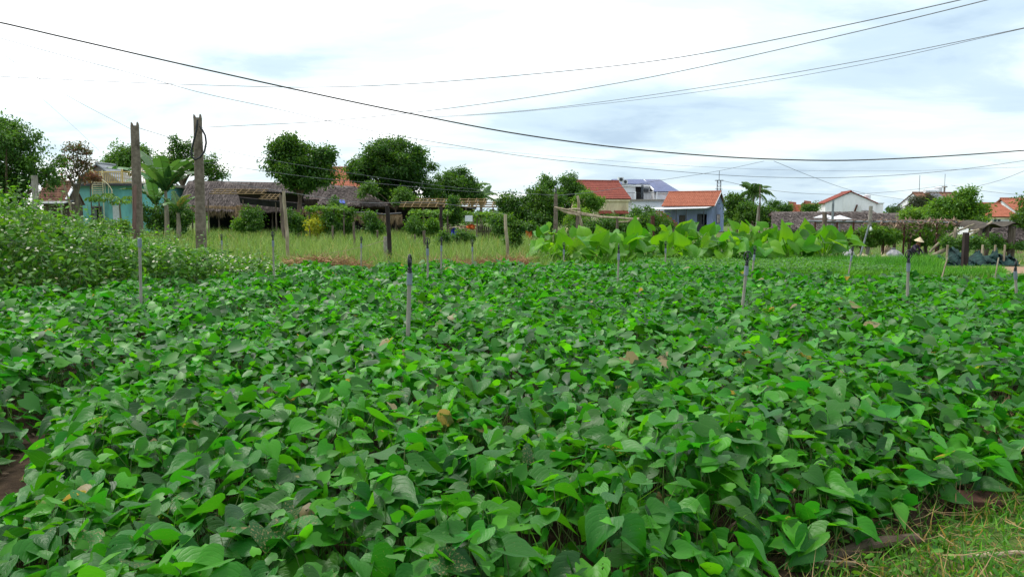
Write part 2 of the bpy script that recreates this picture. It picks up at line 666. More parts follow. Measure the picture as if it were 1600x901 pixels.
M['concrete'] = mat('old_concrete', srgb(134, 122, 108), srgb(98, 88, 76), 0.92, 7, bump=0.7, dirt=srgb(62, 54, 44), dirt_amt=0.7)
M['concrete_light'] = mat('pale_concrete', srgb(168, 162, 150), srgb(128, 122, 112), 0.9, 8, bump=0.4, dirt=srgb(90, 84, 72), dirt_amt=0.5)
M['pvc'] = mat('grey_pvc', srgb(158, 152, 140), srgb(132, 126, 114), 0.5, 9, spec=0.4, dirt=srgb(112, 98, 78), dirt_amt=0.5, stretch=(1, 1, .3))
M['coupling'] = mat('pvc_coupling', srgb(132, 142, 152), srgb(112, 120, 130), 0.45, 9, spec=0.4)
M['black_plastic'] = mat('black_plastic', srgb(34, 37, 44), srgb(22, 24, 28), 0.42, 20, spec=0.5)
M['cable'] = mat('black_cable', srgb(70, 66, 62), srgb(50, 48, 46), 0.6, 4)
M['wire'] = mat('grey_wire', srgb(124, 127, 134), srgb(100, 102, 108), 0.6, 4)
M['teal'] = mat('teal_paint', srgb(132, 206, 200), srgb(116, 190, 186), 0.85, 2.2, stretch=(1, 1, .3), dirt=srgb(98, 146, 140), dirt_amt=0.75)
M['white_paint'] = mat('white_paint', srgb(242, 242, 245), srgb(232, 233, 238), 0.85, 2, stretch=(1, 1, .3), dirt=srgb(178, 176, 172), dirt_amt=0.45)
M['cream'] = mat('cream_paint', srgb(228, 214, 178), srgb(212, 196, 158), 0.85, 2, stretch=(1, 1, .3), dirt=srgb(150, 134, 106), dirt_amt=0.6)
M['blue_paint'] = mat('blue_grey_paint', srgb(150, 164, 204), srgb(138, 152, 192), 0.85, 1.5, stretch=(1, 1, .3), dirt=srgb(104, 112, 140), dirt_amt=0.55)
M['grey_wall'] = mat('grey_render', srgb(150, 146, 142), srgb(120, 116, 112), 0.9, 3)
M['red_tile'] = mat('red_roof_tile', srgb(146, 76, 62), srgb(124, 64, 54), 0.8, 3, dirt=srgb(120, 60, 50), dirt_amt=0.4)
M['orange_tile'] = mat('orange_roof_tile', srgb(170, 104, 80), srgb(150, 88, 66), 0.8, 3, dirt=srgb(156, 90, 64), dirt_amt=0.4)
M['brown_tile'] = mat('brown_roof_tile', srgb(146, 108, 88), srgb(104, 74, 62), 0.9, 3, dirt=srgb(70, 54, 46), dirt_amt=0.5)
M['blue_roof'] = mat('blue_sheet_roof', srgb(84, 98, 138), srgb(72, 86, 124), 0.5, 1.5, spec=0.5)
M['metal'] = mat('grey_sheet_metal', srgb(150, 156, 160), srgb(116, 122, 126), 0.45, 3, metal=0.5, stretch=(1, .2, 1))
M['pale_sheet'] = mat('pale_sheet_metal', srgb(206, 210, 212), srgb(182, 186, 190), 0.5, 3, spec=0.5)
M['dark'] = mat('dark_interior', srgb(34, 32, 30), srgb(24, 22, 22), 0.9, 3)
M['dark_metal'] = mat('dark_metal', srgb(62, 66, 72), srgb(46, 50, 54), 0.5, 6, spec=0.5)
M['glass'] = mat('window_glass', srgb(48, 56, 66), srgb(36, 42, 50), 0.12, 2, spec=0.7)
M['rust'] = mat('rusty_iron', srgb(98, 62, 48), srgb(66, 44, 38), 0.9, 12, bump=0.3)
M['yellow_bamboo'] = mat('yellow_bamboo', srgb(126, 102, 58), srgb(96, 78, 46), 0.6, 8, stretch=(1, 1, .3))
M['yellow_rail'] = mat('yellow_rail_paint', srgb(214, 190, 120), srgb(190, 164, 98), 0.6, 5)
M['cream_metal'] = mat('cream_stair_paint', srgb(226, 222, 188), srgb(204, 198, 160), 0.6, 5)
M['black_sheet'] = mat('black_awning_cloth', srgb(46, 46, 48), srgb(32, 32, 34), 0.8, 4)
M['thatch'] = leafmat('thatch_straw', (0.095, 0.082, 0.078), (0.180, 0.152, 0.140), rough=0.95, spec=0.05, trans=0.0, under=1.0)
M['thatch_base'] = mat('thatch_bed', srgb(112, 98, 92), srgb(78, 66, 62), 0.95, 5, bump=0.8, bscale=18, stretch=(3, .6, .6))
M['fringe'] = leafmat('palm_fringe', (0.26, 0.18, 0.11), (0.42, 0.32, 0.20), rough=0.9, spec=0.1, trans=0.15, tcol=(1.2, 1, .7))
M['brick'] = mat('red_brick', srgb(98, 64, 52), srgb(72, 50, 42), 0.9, 14, bump=0.4, dirt=srgb(80, 62, 50), dirt_amt=0.6)
M['net'] = mat('green_shade_net', srgb(36, 70, 66), srgb(22, 44, 44), 0.8, 6)
M['tarp'] = mat('dark_tarp', srgb(78, 72, 62), srgb(52, 48, 42), 0.85, 4)
M['white_plastic'] = mat('white_plastic', srgb(232, 234, 236), srgb(206, 210, 214), 0.4, 6, spec=0.4)
M['bag'] = mat('grey_plastic_bag', srgb(168, 166, 166), srgb(118, 120, 128), 0.5, 8, spec=0.4, bump=0.6)
M['tan_bag'] = mat('tan_sack', srgb(214, 196, 168), srgb(178, 158, 128), 0.8, 8, bump=0.5)
M['orange_cloth'] = mat('orange_cloth', srgb(226, 116, 60), srgb(196, 92, 50), 0.9, 8, bump=0.4)
M['blue_cloth'] = mat('blue_cloth', srgb(58, 70, 178), srgb(44, 54, 140), 0.85, 8, bump=0.4)
M['blue_sheet'] = mat('blue_tarpaulin', srgb(52, 84, 180), srgb(40, 64, 146), 0.6, 6)
M['skin'] = mat('skin', srgb(176, 126, 98), srgb(160, 110, 84), 0.6, 20)
M['shirt'] = mat('dark_purple_shirt', srgb(84, 74, 92), srgb(66, 58, 74), 0.9, 10, bump=0.3)
M['trousers'] = mat('dark_trousers', srgb(48, 46, 52), srgb(36, 34, 40), 0.9, 10)
M['hat'] = mat('palm_leaf_hat', srgb(226, 210, 178), srgb(204, 186, 150), 0.8, 20, bump=0.3)
M['hair'] = mat('black_hair', srgb(24, 22, 22), srgb(16, 14, 14), 0.5, 20)
M['shell'] = mat('plant_stalk', srgb(120, 160, 62), srgb(92, 132, 48), 0.6, 10)

# ground: patchy grass, earth and dry litter
N = NT('ground_earth_and_grass')
v = N.objco()
g1 = N.mix(N.ramp(N.noise(0.7, 6, 0.6, v), 0.35, 0.65), (0.055, 0.120, 0.022), (0.120, 0.165, 0.045))
e1 = N.mix(N.ramp(N.noise(9, 5, 0.65, v), 0.3, 0.7), (0.085, 0.055, 0.034), (0.15, 0.105, 0.062))
c = N.mix(N.ramp(N.noise(0.33, 5, 0.6, v), 0.52, 0.62), g1, e1)
p = N.n('ShaderNodeBsdfPrincipled', {'Base Color': c, 'Roughness': 0.95, 'Specular IOR Level': 0.15, 'Normal': N.bump(N.noise(22, 5, 0.65, v), 0.8, 0.05)})
M['ground'] = N.done(p.outputs[0])
M['soil'] = mat('dark_field_soil', (0.030, 0.020, 0.013), (0.062, 0.042, 0.027), 0.97, 9, spec=0.1, bump=1.0, bscale=28)
M['red_soil'] = mat('reddish_soil', (0.19, 0.085, 0.042), (0.12, 0.058, 0.032), 0.97, 9, spec=0.1, bump=1.0, bscale=30)
M['pale_soil'] = mat('pale_sandy_soil', (0.36, 0.24, 0.165), (0.27, 0.18, 0.12), 0.97, 5, spec=0.1, bump=0.8, bscale=20)

# ------------------------------------------------------------------ ground sheet
xs = np.concatenate([-np.geomspace(1200, 45, 14), np.linspace(-40, 45, 86), np.geomspace(50, 1200, 14)])
ys = np.concatenate([[-60, -20, -8], np.linspace(-4, 46, 101), np.geomspace(48, 2400, 26)])
gx, gy = np.meshgrid(xs, ys)
gzv = ground(gx, gy)
bumpy = np.array([mnoise.noise((a * .9, b * .9, 0)) for a, b in zip(gx.ravel(), gy.ravel())]).reshape(gx.shape)
gzv = gzv + np.where((gy < 44) & (abs(gx) < 40), bumpy * 0.03, 0)
me = np_mesh('ground', np.stack([gx.ravel(), gy.ravel(), gzv.ravel()], 1), grid_tris(len(ys), len(xs)))
tag(link('ground', me, M['ground']), kind='structure')


# ------------------------------------------------------------------ the sweet potato field
def edge_right(x):
    """front right border of the crop: y of the verge line at x"""
    return np.interp(x, [-3, .4, 1.0, 3.1, 6.0], [0.5, 2.2, 3.12, 4.62, 6.6])


def far_edge(x):
    return np.interp(x, [-9, -5, 1.5, 4.0, 5.5, 9, 14], [17.5, 18.6, 18.8, 18.0, 15.2, 14.2, 13.6])


def left_edge(y):
    """x of the weed border"""
    return np.interp(y, [2, 6, 10.2, 11.5, 14.5, 17, 19], [-8.5, -8.5, -8.2, -7.4, -5.2, -4.9, -6.2])


FUR = [(-1.75, 1.6), (-2.25, 3.0), (-2.75, 4.3), (-3.15, 5.4)]      # bare furrow at the lower left


def furrow_dist(x, y):
    fx = np.interp(y, [p[1] for p in FUR], [p[0] for p in FUR])
    w = np.interp(y, [1.5, 3.0, 4.6, 5.6], [0.13, 0.13, 0.12, 0.0])
    return np.abs(x - fx) - w


def vnoise(x, y, s, o=0.0):
    return np.array([mnoise.noise((a * s + o, b * s - o, o)) for a, b in zip(x, y)])


def crop_points(y0, y1, dens, margin=0.75):
    """random points of the field inside the view wedge"""
    out = []
    hw = margin * y1 + 0.6
    n = int(dens * (2 * hw) * (y1 - y0))
    x = rng.uniform(-hw, hw, n)
    y = rng.uniform(y0, y1, n)
    k = (np.abs(x) < 0.70 * y + 0.9) & (y < far_edge(x)) & (x > left_edge(y))
    k &= (y > edge_right(x) - 0.12)
    k &= furrow_dist(x, y) > 0.0
    k &= (vnoise(x, y, 2.2, 13.0) + rng.normal(0, .12, n)) > -0.5      # small gaps between the plants
    return x[k], y[k]


def canopy(x, y):
    h = 0.42 + 0.09 * vnoise(x, y, 0.9, 3.0) + 0.10 * vnoise(x, y, 3.0, 9.0)
    h -= 0.05 * np.cos((x * 0.86 + y * 0.25) / 1.25 * 2 * math.pi) * sstep(2, 6, y)    # planted beds
    h *= np.clip(0.45 + furrow_dist(x, y) * 1.6, 0.4, 1.0)
    h *= np.clip(0.55 + (y - edge_right(x)) * 0.8, 0.36, 1.0)
    h *= np.clip(0.65 + (far_edge(x) - y) * 0.4, 0.6, 1.0)
    return h


def crop_leaves(y0, y1, dens, smin, smax, tilt):
    x, y = crop_points(y0, y1, dens)
    n = len(x)
    h = canopy(x, y)
    lay = rng.random(n)
    z = h * np.where(lay < 0.58, rng.uniform(0.80, 1.06, n), rng.uniform(0.3, 0.82, n))
    # surface slope of the canopy so that the flanks carry tilted leaves
    e = 0.12
    sx = (canopy(x + e, y) - canopy(x - e, y)) / (2 * e)
    sy = (canopy(x, y + e) - canopy(x, y - e)) / (2 * e)
    nrm = np.stack([-sx * 0.8, -sy * 0.8, np.ones(n)], 1) + rng.normal(0, tilt, (n, 3)) * np.array([1, 1, .2])
    nrm = unit(nrm)
    az = rng.uniform(0, 2 * math.pi, n)
    tip = np.stack([np.cos(az), np.sin(az), rng.normal(-0.30, 0.32, n)], 1)
    size = rng.uniform(smin, smax, n) * np.where(rng.random(n) < 0.22, 0.62, 1.0)
    t = tints(n, 0.35, 0.26, dry_frac=0.013, g=0.46, gs=0.30)
    return np.stack([x, y, z], 1), tip, nrm, size, t


patch = empty('sweet_potato_patch', (0, 0, 0), 0, 'broad bed of heart-shaped dark green sweet potato leaves filling the foreground', 'vegetable bed')
H7 = [heart(7, 5, rnd.uniform(0.0, 1.15), rnd.uniform(-0.1, 0.6), rnd.uniform(0.02, 0.075), i, rnd.uniform(0.82, 1.08), rnd.uniform(.1, .22)) for i in range(14)]
H5 = [heart(5, 3, rnd.uniform(0.0, 1.0), rnd.uniform(0.0, 0.5), rnd.uniform(0.02, 0.06), i, rnd.uniform(0.8, 1.05)) for i in range(10)]
H4 = [heart(4, 3, rnd.uniform(0.0, 1.0), rnd.uniform(0.0, 0.5), 0.03, i, rnd.uniform(0.8, 1.05)) for i in range(8)]

near = crop_leaves(1.9, 5.2, 350, 0.078, 0.165, 0.40)
# the 300 leaves that show largest: nearest, near the top of the canopy and inside the view
pos = near[0]
depth = np.hypot(pos[:, 1], pos[:, 2] - CAMZ)
inside = (np.abs(pos[:, 0]) < 0.66 * pos[:, 1] + 0.05) & (pos[:, 1] > 2.15)
topness = pos[:, 2] / np.maximum(canopy(pos[:, 0], pos[:, 1]), .05)
score = near[3] / depth * inside * (topness > 0.86)
order = np.argsort(-score)
big = order[:300]
rest = np.setdiff1d(np.arange(len(pos)), big)
scatter('foliage', H7, near[0][rest], near[1][rest], near[2][rest], near[3][rest], near[4][rest], M['sweet'], patch)['kind'] = 'stuff'
variants = []
for k in range(28):
    tv, tf, tu = H7[k % len(H7)]
    tt = tints(1, 0.35, 0.28, g=0.48, gs=0.2)[0]
    if k in (5, 17):
        tt[2] = 0.42
    me = np_mesh('leaf', tv, tf, tu, np.tile(tt, (len(tv), 1)))
    me.materials.append(M['sweet'])
    variants.append(me)
Rb = frames(near[1][big], near[2][big])
for i, k in enumerate(big):
    o = link('leaf', variants[int(rng.integers(0, len(variants)))], None, patch)
    m4 = Matrix([[*(Rb[i][a] * near[3][k]), near[0][k][a]] for a in range(3)] + [[0, 0, 0, 1]])
    o.matrix_world = m4
mid = crop_leaves(5.2, 10.0, 235, 0.085, 0.165, 0.40)
o = scatter('foliage', H5, *mid, M['sweet_far'], patch); o['kind'] = 'stuff'
far = crop_leaves(10.0, 19.0, 160, 0.09, 0.175, 0.46)
o = scatter('foliage', H4, *far, M['sweet_far'], patch); o['kind'] = 'stuff'
del far

# leaf stalks and creeping vines in the near part
PV, PT, PU = [], [], []


def stick_template(n=3):
    a = [2 * math.pi * k / n for k in range(n)]
    V = [(math.cos(t), 0, math.sin(t)) for t in a] + [(math.cos(t) * .7, 1, math.sin(t) * .7) for t in a]
    T = []
    for k in range(n):
        k2 = (k + 1) % n
        T += [(k, k2, n + k2), (k, n + k2, n + k)]
    return np.array(V, float), np.array(T), np.array([(0, 0)] * n + [(0, 1)] * n, float)


STICK = [stick_template(4)]


def sticks(name, A, B, rad, tint, m, parent=None):
    d = B - A
    L = np.linalg.norm(d, axis=1)
    up = np.where(np.abs(d[:, 2:3]) > 0.9 * L[:, None], np.array([[1.0, 0, 0]]), np.array([[0, 0, 1.0]]))
    return scatter(name, STICK, A, d, up, np.stack([rad, L, rad], 1), tint, m, parent)


for src in (near, mid):
    B = src[0] - np.array([0, 0, 0.002])
    n = len(B)
    if src is mid:
        k = rng.random(n) < 0.4
        B = B[k]
        n = len(B)
    A = B + np.stack([rng.normal(0, 0.05, n), rng.normal(0, 0.05, n), -np.minimum(B[:, 2], rng.uniform(0.12, 0.3, n))], 1)
    o = sticks('stalk', A, B, np.full(n, 0.0021), tints(n, .4, .3), M['stem'], patch)
    o['kind'] = 'stuff'
    o.name = 'leaf_stalks'
# soil under the crop
sx_ = np.linspace(-14, 14, 57)
sy_ = np.linspace(1.0, 19.2, 46)
qx, qy = np.meshgrid(sx_, sy_)
shape = qx.shape
fz = 0.03 + 0.05 * np.clip(furrow_dist(qx.ravel(), qy.ravel()), -.3, .5) + 0.03 * vnoise(qx.ravel(), qy.ravel(), 2.0)
keep = (qy.ravel() > edge_right(qx.ravel()) - 0.15) & (qy.ravel() < far_edge(qx.ravel()) + .2)
fz = np.where(keep, fz, -0.12)
tag(link('field_soil', np_mesh('field_soil', np.stack([qx.ravel(), qy.ravel(), fz], 1), grid_tris(len(sy_), len(sx_))), M['soil']), kind='structure')

# young pale shoots and grass blades that rise through the carpet
x, y = crop_points(2.0, 12.0, 26)
n = len(x)
az = rng.uniform(0, 6.283, n)
o = scatter('young_leaves', H5, np.stack([x, y, canopy(x, y) * rng.uniform(.95, 1.12, n)], 1), np.stack([np.cos(az), np.sin(az), rng.normal(.5, .4, n)], 1), np.array([0, -.3, 1]) + rng.normal(0, .5, (n, 3)), rng.uniform(.035, .075, n), tints(n, .8, .2, g=.55, gs=.2), M['sweet_far'], patch)
o['kind'] = 'stuff'
x, y = crop_points(2.0, 12.0, 9)
n = len(x)
d = rng.normal(0, .3, (n, 3)); d[:, 2] = 1
o = scatter('grass_blades', [blade(.3, .02, 4), blade(.6, .02, 4)], np.stack([x, y, np.zeros(n)], 1), d, rng.normal(0, 1, (n, 3)), np.stack([np.full(n, .5)] + [canopy(x, y) * rng.uniform(.9, 1.35, n)] * 2, 1), tints(n, .6, .3), M['bright_grass'], patch)
o['kind'] = 'stuff'
# dead leaves, twigs and bits of straw on the bare furrow
x = rng.uniform(-4.2, -1.2, 2600); y = rng.uniform(1.6, 6, 2600)
k = furrow_dist(x, y) < .16
x, y = x[k], y[k]; n = len(x)
az = rng.uniform(0, 6.283, n)
o = scatter('leaf_litter', [ovate(.5, .3, .3), blade(.2, .03, 2)], np.stack([x, y, rng.uniform(.035, .06, n)], 1), np.stack([np.cos(az), np.sin(az), rng.normal(0, .2, n)], 1), np.array([0, 0, 1]) + rng.normal(0, .4, (n, 3)), rng.uniform(.015, .05, n), tints(n, .2, .3, g=.15, gs=.15), M['dry_vine'], patch)
o['kind'] = 'stuff'
# vines that creep over the bare furrow
for i, pts in enumerate(([(-2.6, 2.7, .05), (-2.35, 2.78, .075), (-2.1, 2.72, .06), (-1.8, 2.8, .1)], [(-3.0, 3.6, .06), (-2.7, 3.55, .07), (-2.45, 3.65, .06), (-2.1, 3.6, .1)])):
    o = MB().tube(pts, 0.006, 6).build('vine', M['shell'], patch, True)

# ------------------------------------------------------------------ weeds with white flowers (left)
OV = [ovate(0.55, .25, .25), ovate(0.45, .3, .4), ovate(.6, .1, .1)]
BL = [blade(0.25, .03), blade(.5, .035), blade(.1, .025), blade(.8, .03)]


def weed_height(x, y):
    h = np.interp(x, [-13, -9.5, -8.3, -7.3, -6.3, -5.6, -4.9, -4.2, -3.4], [2.1, 2.0, 1.74, 1.26, 0.98, 0.85, 0.70, 0.58, .5])
    front = np.clip((y - (9.9 + np.clip(x + 8, 0, 4) * 0.95)) / 1.9, 0, 1)
    return h * (0.30 + 0.70 * front ** 0.8) * np.clip(1 - (y - 13.2) / 9, .45, 1)


n = 64000
x = rng.uniform(-15, -3.6, n)
y = rng.uniform(9.6, 19.5, n)
lx = left_edge(y)
k = (x < lx + 0.35 + rng.normal(0, .2, n)) & (np.abs(x) < .72 * y + 1.2)
x, y = x[k], y[k]
n = len(x)
h = weed_height(x, y) * (1 + 0.28 * vnoise(x, y, 1.3, 5.0) + 0.24 * vnoise(x, y, 3.4, 2.0))
zf = np.sqrt(rng.random(n)) * 1.04
pos = np.stack([x, y, np.maximum(h * zf, .04)], 1)
nrm = unit(np.array([0, -0.15, 1.0]) + rng.normal(0, .5, (n, 3)))
az = rng.uniform(0, 6.283, n)
tip = np.stack([np.cos(az), np.sin(az), rng.normal(-.2, .4, n)], 1)
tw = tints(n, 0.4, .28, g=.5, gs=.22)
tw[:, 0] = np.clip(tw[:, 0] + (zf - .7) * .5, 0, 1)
weeds = empty('weed_thicket', (-7, 13, 0), 0, 'tall tangle of flowering weeds at the left edge of the field', 'weeds')
weeds['kind'] = 'stuff'
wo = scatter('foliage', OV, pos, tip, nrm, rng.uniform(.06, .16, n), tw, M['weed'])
wo['kind'] = 'stuff'
wo.parent = weeds
wo.matrix_parent_inverse = Matrix.Translation((7, -13, 0))
# stems and grass blades in the thicket
nb = 1500
k = rng.choice(n, nb)
root = np.stack([x[k], y[k], np.zeros(nb)], 1)
lean = rng.normal(0, .25, (nb, 3)); lean[:, 2] = 1
bo = scatter('grass_blades', BL, root, lean, rng.normal(0, 1, (nb, 3)), np.stack([np.full(nb, .75), h[k] * rng.uniform(.75, 1.18, nb), h[k]], 1), tints(nb, .3, .3, g=.5), M['grass'])
bo['kind'] = 'stuff'
bo.parent = weeds
bo.matrix_parent_inverse = Matrix.Translation((7, -13, 0))
# leafy shoots that stick out of the thicket
ns = 340
k = rng.choice(np.nonzero(zf > .8)[0], ns, replace=False)
per_ = 9
sh_t = np.tile(np.linspace(0, 1, per_), ns)
sl = np.repeat(rng.uniform(.18, .5, ns), per_)
sd_ = np.repeat(rng.normal(0, .25, (ns, 2)), per_, axis=0)
sp_ = np.repeat(pos[k], per_, axis=0) + np.stack([sd_[:, 0] * sl * sh_t, sd_[:, 1] * sl * sh_t, sl * sh_t], 1)
az = rng.uniform(0, 6.283, len(sp_))
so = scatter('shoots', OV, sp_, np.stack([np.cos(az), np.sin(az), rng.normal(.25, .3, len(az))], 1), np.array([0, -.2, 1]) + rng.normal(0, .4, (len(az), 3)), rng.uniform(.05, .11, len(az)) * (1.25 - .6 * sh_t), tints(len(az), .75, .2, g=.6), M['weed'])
so['kind'] = 'stuff'
so.parent = weeds
so.matrix_parent_inverse = Matrix.Translation((7, -13, 0))
so = sticks('shoot_stems', pos[k] - [0, 0, .15], sp_[per_ - 1::per_], np.full(ns, .004), tints(ns, .4, .3), M['stem'])
so['kind'] = 'stuff'
so.parent = weeds
so.matrix_parent_inverse = Matrix.Translation((7, -13, 0))
# flowers: a ring of five white petals each
k = rng.choice(np.nonzero((zf > .72))[0], 1700, replace=False)
fp = pos[k] + np.array([0, -.02, .05])
pet_p, pet_t, pet_n = [], [], []
for c in fp:
    ax = unit(np.array([rng.normal(0, .4), -0.35 + rng.normal(0, .4), 1.0]))
    a = unit(np.cross(ax, [0.3, 1, 0.1])); b = np.cross(ax, a)
    for q in range(5):
        t = 2 * math.pi * q / 5
        pet_p.append(c); pet_t.append(a * math.cos(t) + b * math.sin(t) + .15 * ax); pet_n.append(ax)
npet = len(pet_p)
fo = scatter('flower_petals', [diamond(.75, .1, .1, .6)], np.array(pet_p), np.array(pet_t), np.array(pet_n), np.repeat(rng.uniform(.015, .028, len(fp)), 5), tints(npet, .5, .2), M['flower'])
fo['kind'] = 'stuff'
fo.parent = weeds
fo.matrix_parent_inverse = Matrix.Translation((7, -13, 0))


# ------------------------------------------------------------------ grass and low crops
def grass(name, xr, yr, n, h0, h1, m, label, cat, keepf=None, w=1.0, a=.5, b=.25, g=.5, dry_frac=0.0, lean=.25, temps=None):
    x = rng.uniform(*xr, n); y = rng.uniform(*yr, n)
    k = np.abs(x) < .70 * y + 1.5
    if keepf is not None:
        k &= keepf(x, y)
    x, y = x[k], y[k]
    n = len(x)
    d = rng.normal(0, lean, (n, 3)); d[:, 2] = 1
    hh = rng.uniform(h0, h1, n) * (1 + .3 * vnoise(x, y, .6, 4.0))
    t = tints(n, a, b, dry_frac=dry_frac, g=g)
    t[:, 0] = np.clip(t[:, 0] + .45 * vnoise(x, y, .35, 8.0), 0, 1)
    o = scatter(name, temps or BL, np.stack([x, y, ground(x, y) - .01], 1), d, rng.normal(0, 1, (n, 3)), np.stack([hh * 0 + w, hh, hh], 1), t, m)
    return tag(o, label, cat, kind='stuff')


def left_meadow(x, y):
    px = x / y * F + 800
    return (px > 150 + (20 - y).clip(0, 9) * 30) & (px < 835 + np.clip(26 - y, 0, 6) * 8) & (y > far_edge(x) + .5)


grass('tall_grass', (-36, 3), (19, 34), 42000, .38, .72, M['grass'], 'soft pale green tall grass between the field and the thatched shelter', 'grass', left_meadow, w=.55, dry_frac=.03)
grass('tall_grass', (-46, 4), (34, 62), 30000, .40, .75, M['grass'], 'tall grass at the foot of the thatched shelter and hedge', 'grass', lambda x, y: (x / y * F + 800 < 850), w=.9, dry_frac=.03)
grass('back_grass', (1, 60), (26, 66), 26000, .15, .40, M['grass'], 'short grass on the lower ground behind the elephant ears', 'grass', None, w=1.0, a=.3, dry_frac=.02)
# low leafy bed in front of the elephant ears, bright grass bed, longer grass behind it
HB = [ovate(.7, .2, .2), ovate(.6, .3, .3)]
n = 16000
x = rng.uniform(2.2, 9.4, n); y = rng.uniform(18.6, 23.0, n)
k = (y > far_edge(x) + .35) & (x < 9.3 - (y - 18.6) * .1) & (x > 2.6 + (y - 18.6) * .25)
x, y = x[k], y[k]; n = len(x)
hb = .30 * (1 + .25 * vnoise(x, y, 1.6))
az = rng.uniform(0, 6.283, n)
tag(scatter('herb_bed', HB, np.stack([x, y, hb * np.sqrt(rng.random(n))], 1), np.stack([np.cos(az), np.sin(az), rng.normal(0, .4, n)], 1), unit(np.array([0, -.2, 1]) + rng.normal(0, .4, (n, 3))), rng.uniform(.05, .10, n), tints(n, .5, .25), M['herb']),
    'low bed of small bright green herbs in front of the elephant ears', 'vegetable bed', kind='stuff')
def bed_keep(x, y):
    px = x / y * F + 800
    return (px > 1190) & (px < 1570)
grass('bright_grass_bed', (5, 13.6), (18.3, 20.4), 21000, .20, .32, M['bright_grass'], 'dense strip of bright green seedlings behind the sweet potatoes on the right', 'vegetable bed', bed_keep, w=.9, a=.5, lean=.3)
grass('bright_grass_bed', (6.5, 13.2), (20.8, 25.0), 14000, .25, .42, M['bright_grass'], 'longer loose green grass strip behind the bright seedling strip', 'grass', lambda x, y: (x / y * F + 800 > 1240) & (x / y * F + 800 < 1470), w=.8, a=.2, lean=.35)
grass('onion_bed', (8.2, 14), (13.6, 17.2), 9000, .18, .34, M['grass'], 'blue green spring onions at the right edge of the field', 'vegetable bed', lambda x, y: (y > far_edge(x) + .2) & (x / y * F + 800 > 1490), w=.7, a=.05, lean=.2)
tag(MB().slab((4.6, 15.3, .006), (13.0, 14.2, .006), (13.6, 18.5, .006), (5.0, 18.5, .006), .05).build('bare_soil', M['red_soil']), kind='structure')
tag(MB().slab((12.6, 20.6, .004), (19, 20.6, .004), (20, 23.2, .004), (12.9, 23.2, .004), .05).build('earth_path', M['pale_soil']), kind='structure')
# seedlings pricked out on the bare soil
grass('seedlings', (5, 13.4), (16.0, 18.2), 2600, .06, .13, M['bright_grass'], 'sparse young seedlings on the reddish bare soil', 'vegetable bed', lambda x, y: (np.mod(x * 1.2 + y * .3, .5) < .2), w=.9, lean=.5)
# dry straw lying along the far border of the field
n = 5200
x = rng.uniform(-7.0, 0.4, n); y = rng.normal(19.7, .35, n) + .15 * np.sin(x * 2)
az = rng.uniform(0, 6.283, n)
k = vnoise(x, y, .55, 2.0) > -.12
x, y, az = x[k], y[k], az[k]; n = len(x)
tag(scatter('straw_litter', BL, np.stack([x, y, rng.uniform(.02, .34, n) * (1 + .8 * vnoise(x, y, .8)).clip(.2)], 1), np.stack([np.cos(az), np.sin(az), rng.normal(0, .25, n)], 1), rng.normal(0, 1, (n, 3)) + [0, 0, 1], np.stack([np.full(n, .8), rng.uniform(.25, .6, n), np.full(n, .35)], 1), tints(n, .4, .3), M['straw']),
    'brown dry straw lying along the far border of the sweet potatoes', 'straw', kind='stuff')

# ------------------------------------------------------------------ verge at the lower right
def verge_keep(x, y):
    return (y < edge_right(x) + .32) & (y > .8)
VB = [blade(.6, .05, 4), blade(1.0, .055, 4), blade(.35, .045, 4), blade(1.3, .05, 4)]
n = 24000
x = rng.uniform(-.2, 5.2, n); y = rng.uniform(2.3, 5.9, n)
k = verge_keep(x, y) & (vnoise(x, y, 1.1, 6.0) > -.38)
x, y = x[k], y[k]; n = len(x)
d = rng.normal(0, .55, (n, 3)); d[:, 2] = 1
tv = tints(n, .35, .35, dry_frac=.3, g=.36, gs=.22)
tag(scatter('verge_grass', VB, np.stack([x, y, np.zeros(n) + .002], 1), d, rng.normal(0, 1, (n, 3)), np.stack([rng.uniform(.12, .26, n)] + [rng.uniform(.04, .15, n)] * 2, 1), tv, M['bright_grass']),
    'short bladed grass on the verge at the lower right corner', 'grass', kind='stuff')
n = 2800
x = rng.uniform(.2, 5.0, n); y = rng.uniform(2.6, 5.6, n)
k = verge_keep(x, y - .1)
x, y = x[k], y[k]; n = len(x)
az = rng.uniform(0, 6.283, n)
tag(scatter('dry_stalks', [blade(.15, .012, 3), blade(.3, .02, 3)], np.stack([x, y, rng.uniform(.02, .10, n)], 1), np.stack([np.cos(az), np.sin(az), rng.normal(0, .2, n)], 1), np.array([0, 0, 1]) + rng.normal(0, .3, (n, 3)), np.stack([np.full(n, .24)] + [rng.uniform(.06, .28, n)] * 2, 1), tints(n, .35, .35, g=.42), M['straw']),
    'dry straw and stalks lying in the verge grass', 'straw', kind='stuff')


n = 5200
x = rng.uniform(.2, 5.0, n); y = rng.uniform(2.7, 5.8, n)
k = verge_keep(x, y - .15) & (vnoise(x, y, 1.7, 21.0) > 0.0)
x, y = x[k], y[k]; n = len(x)
az = rng.uniform(0, 6.283, n)
tag(scatter('verge_weeds', OV, np.stack([x, y, rng.uniform(.01, .11, n)], 1), np.stack([np.cos(az), np.sin(az), rng.normal(.1, .4, n)], 1), np.array([0, 0, 1]) + rng.normal(0, .45, (n, 3)), rng.uniform(.02, .055, n), tints(n, .45, .3), M['weed']),
    'small broad-leaved weeds creeping through the verge grass', 'weeds', kind='stuff')


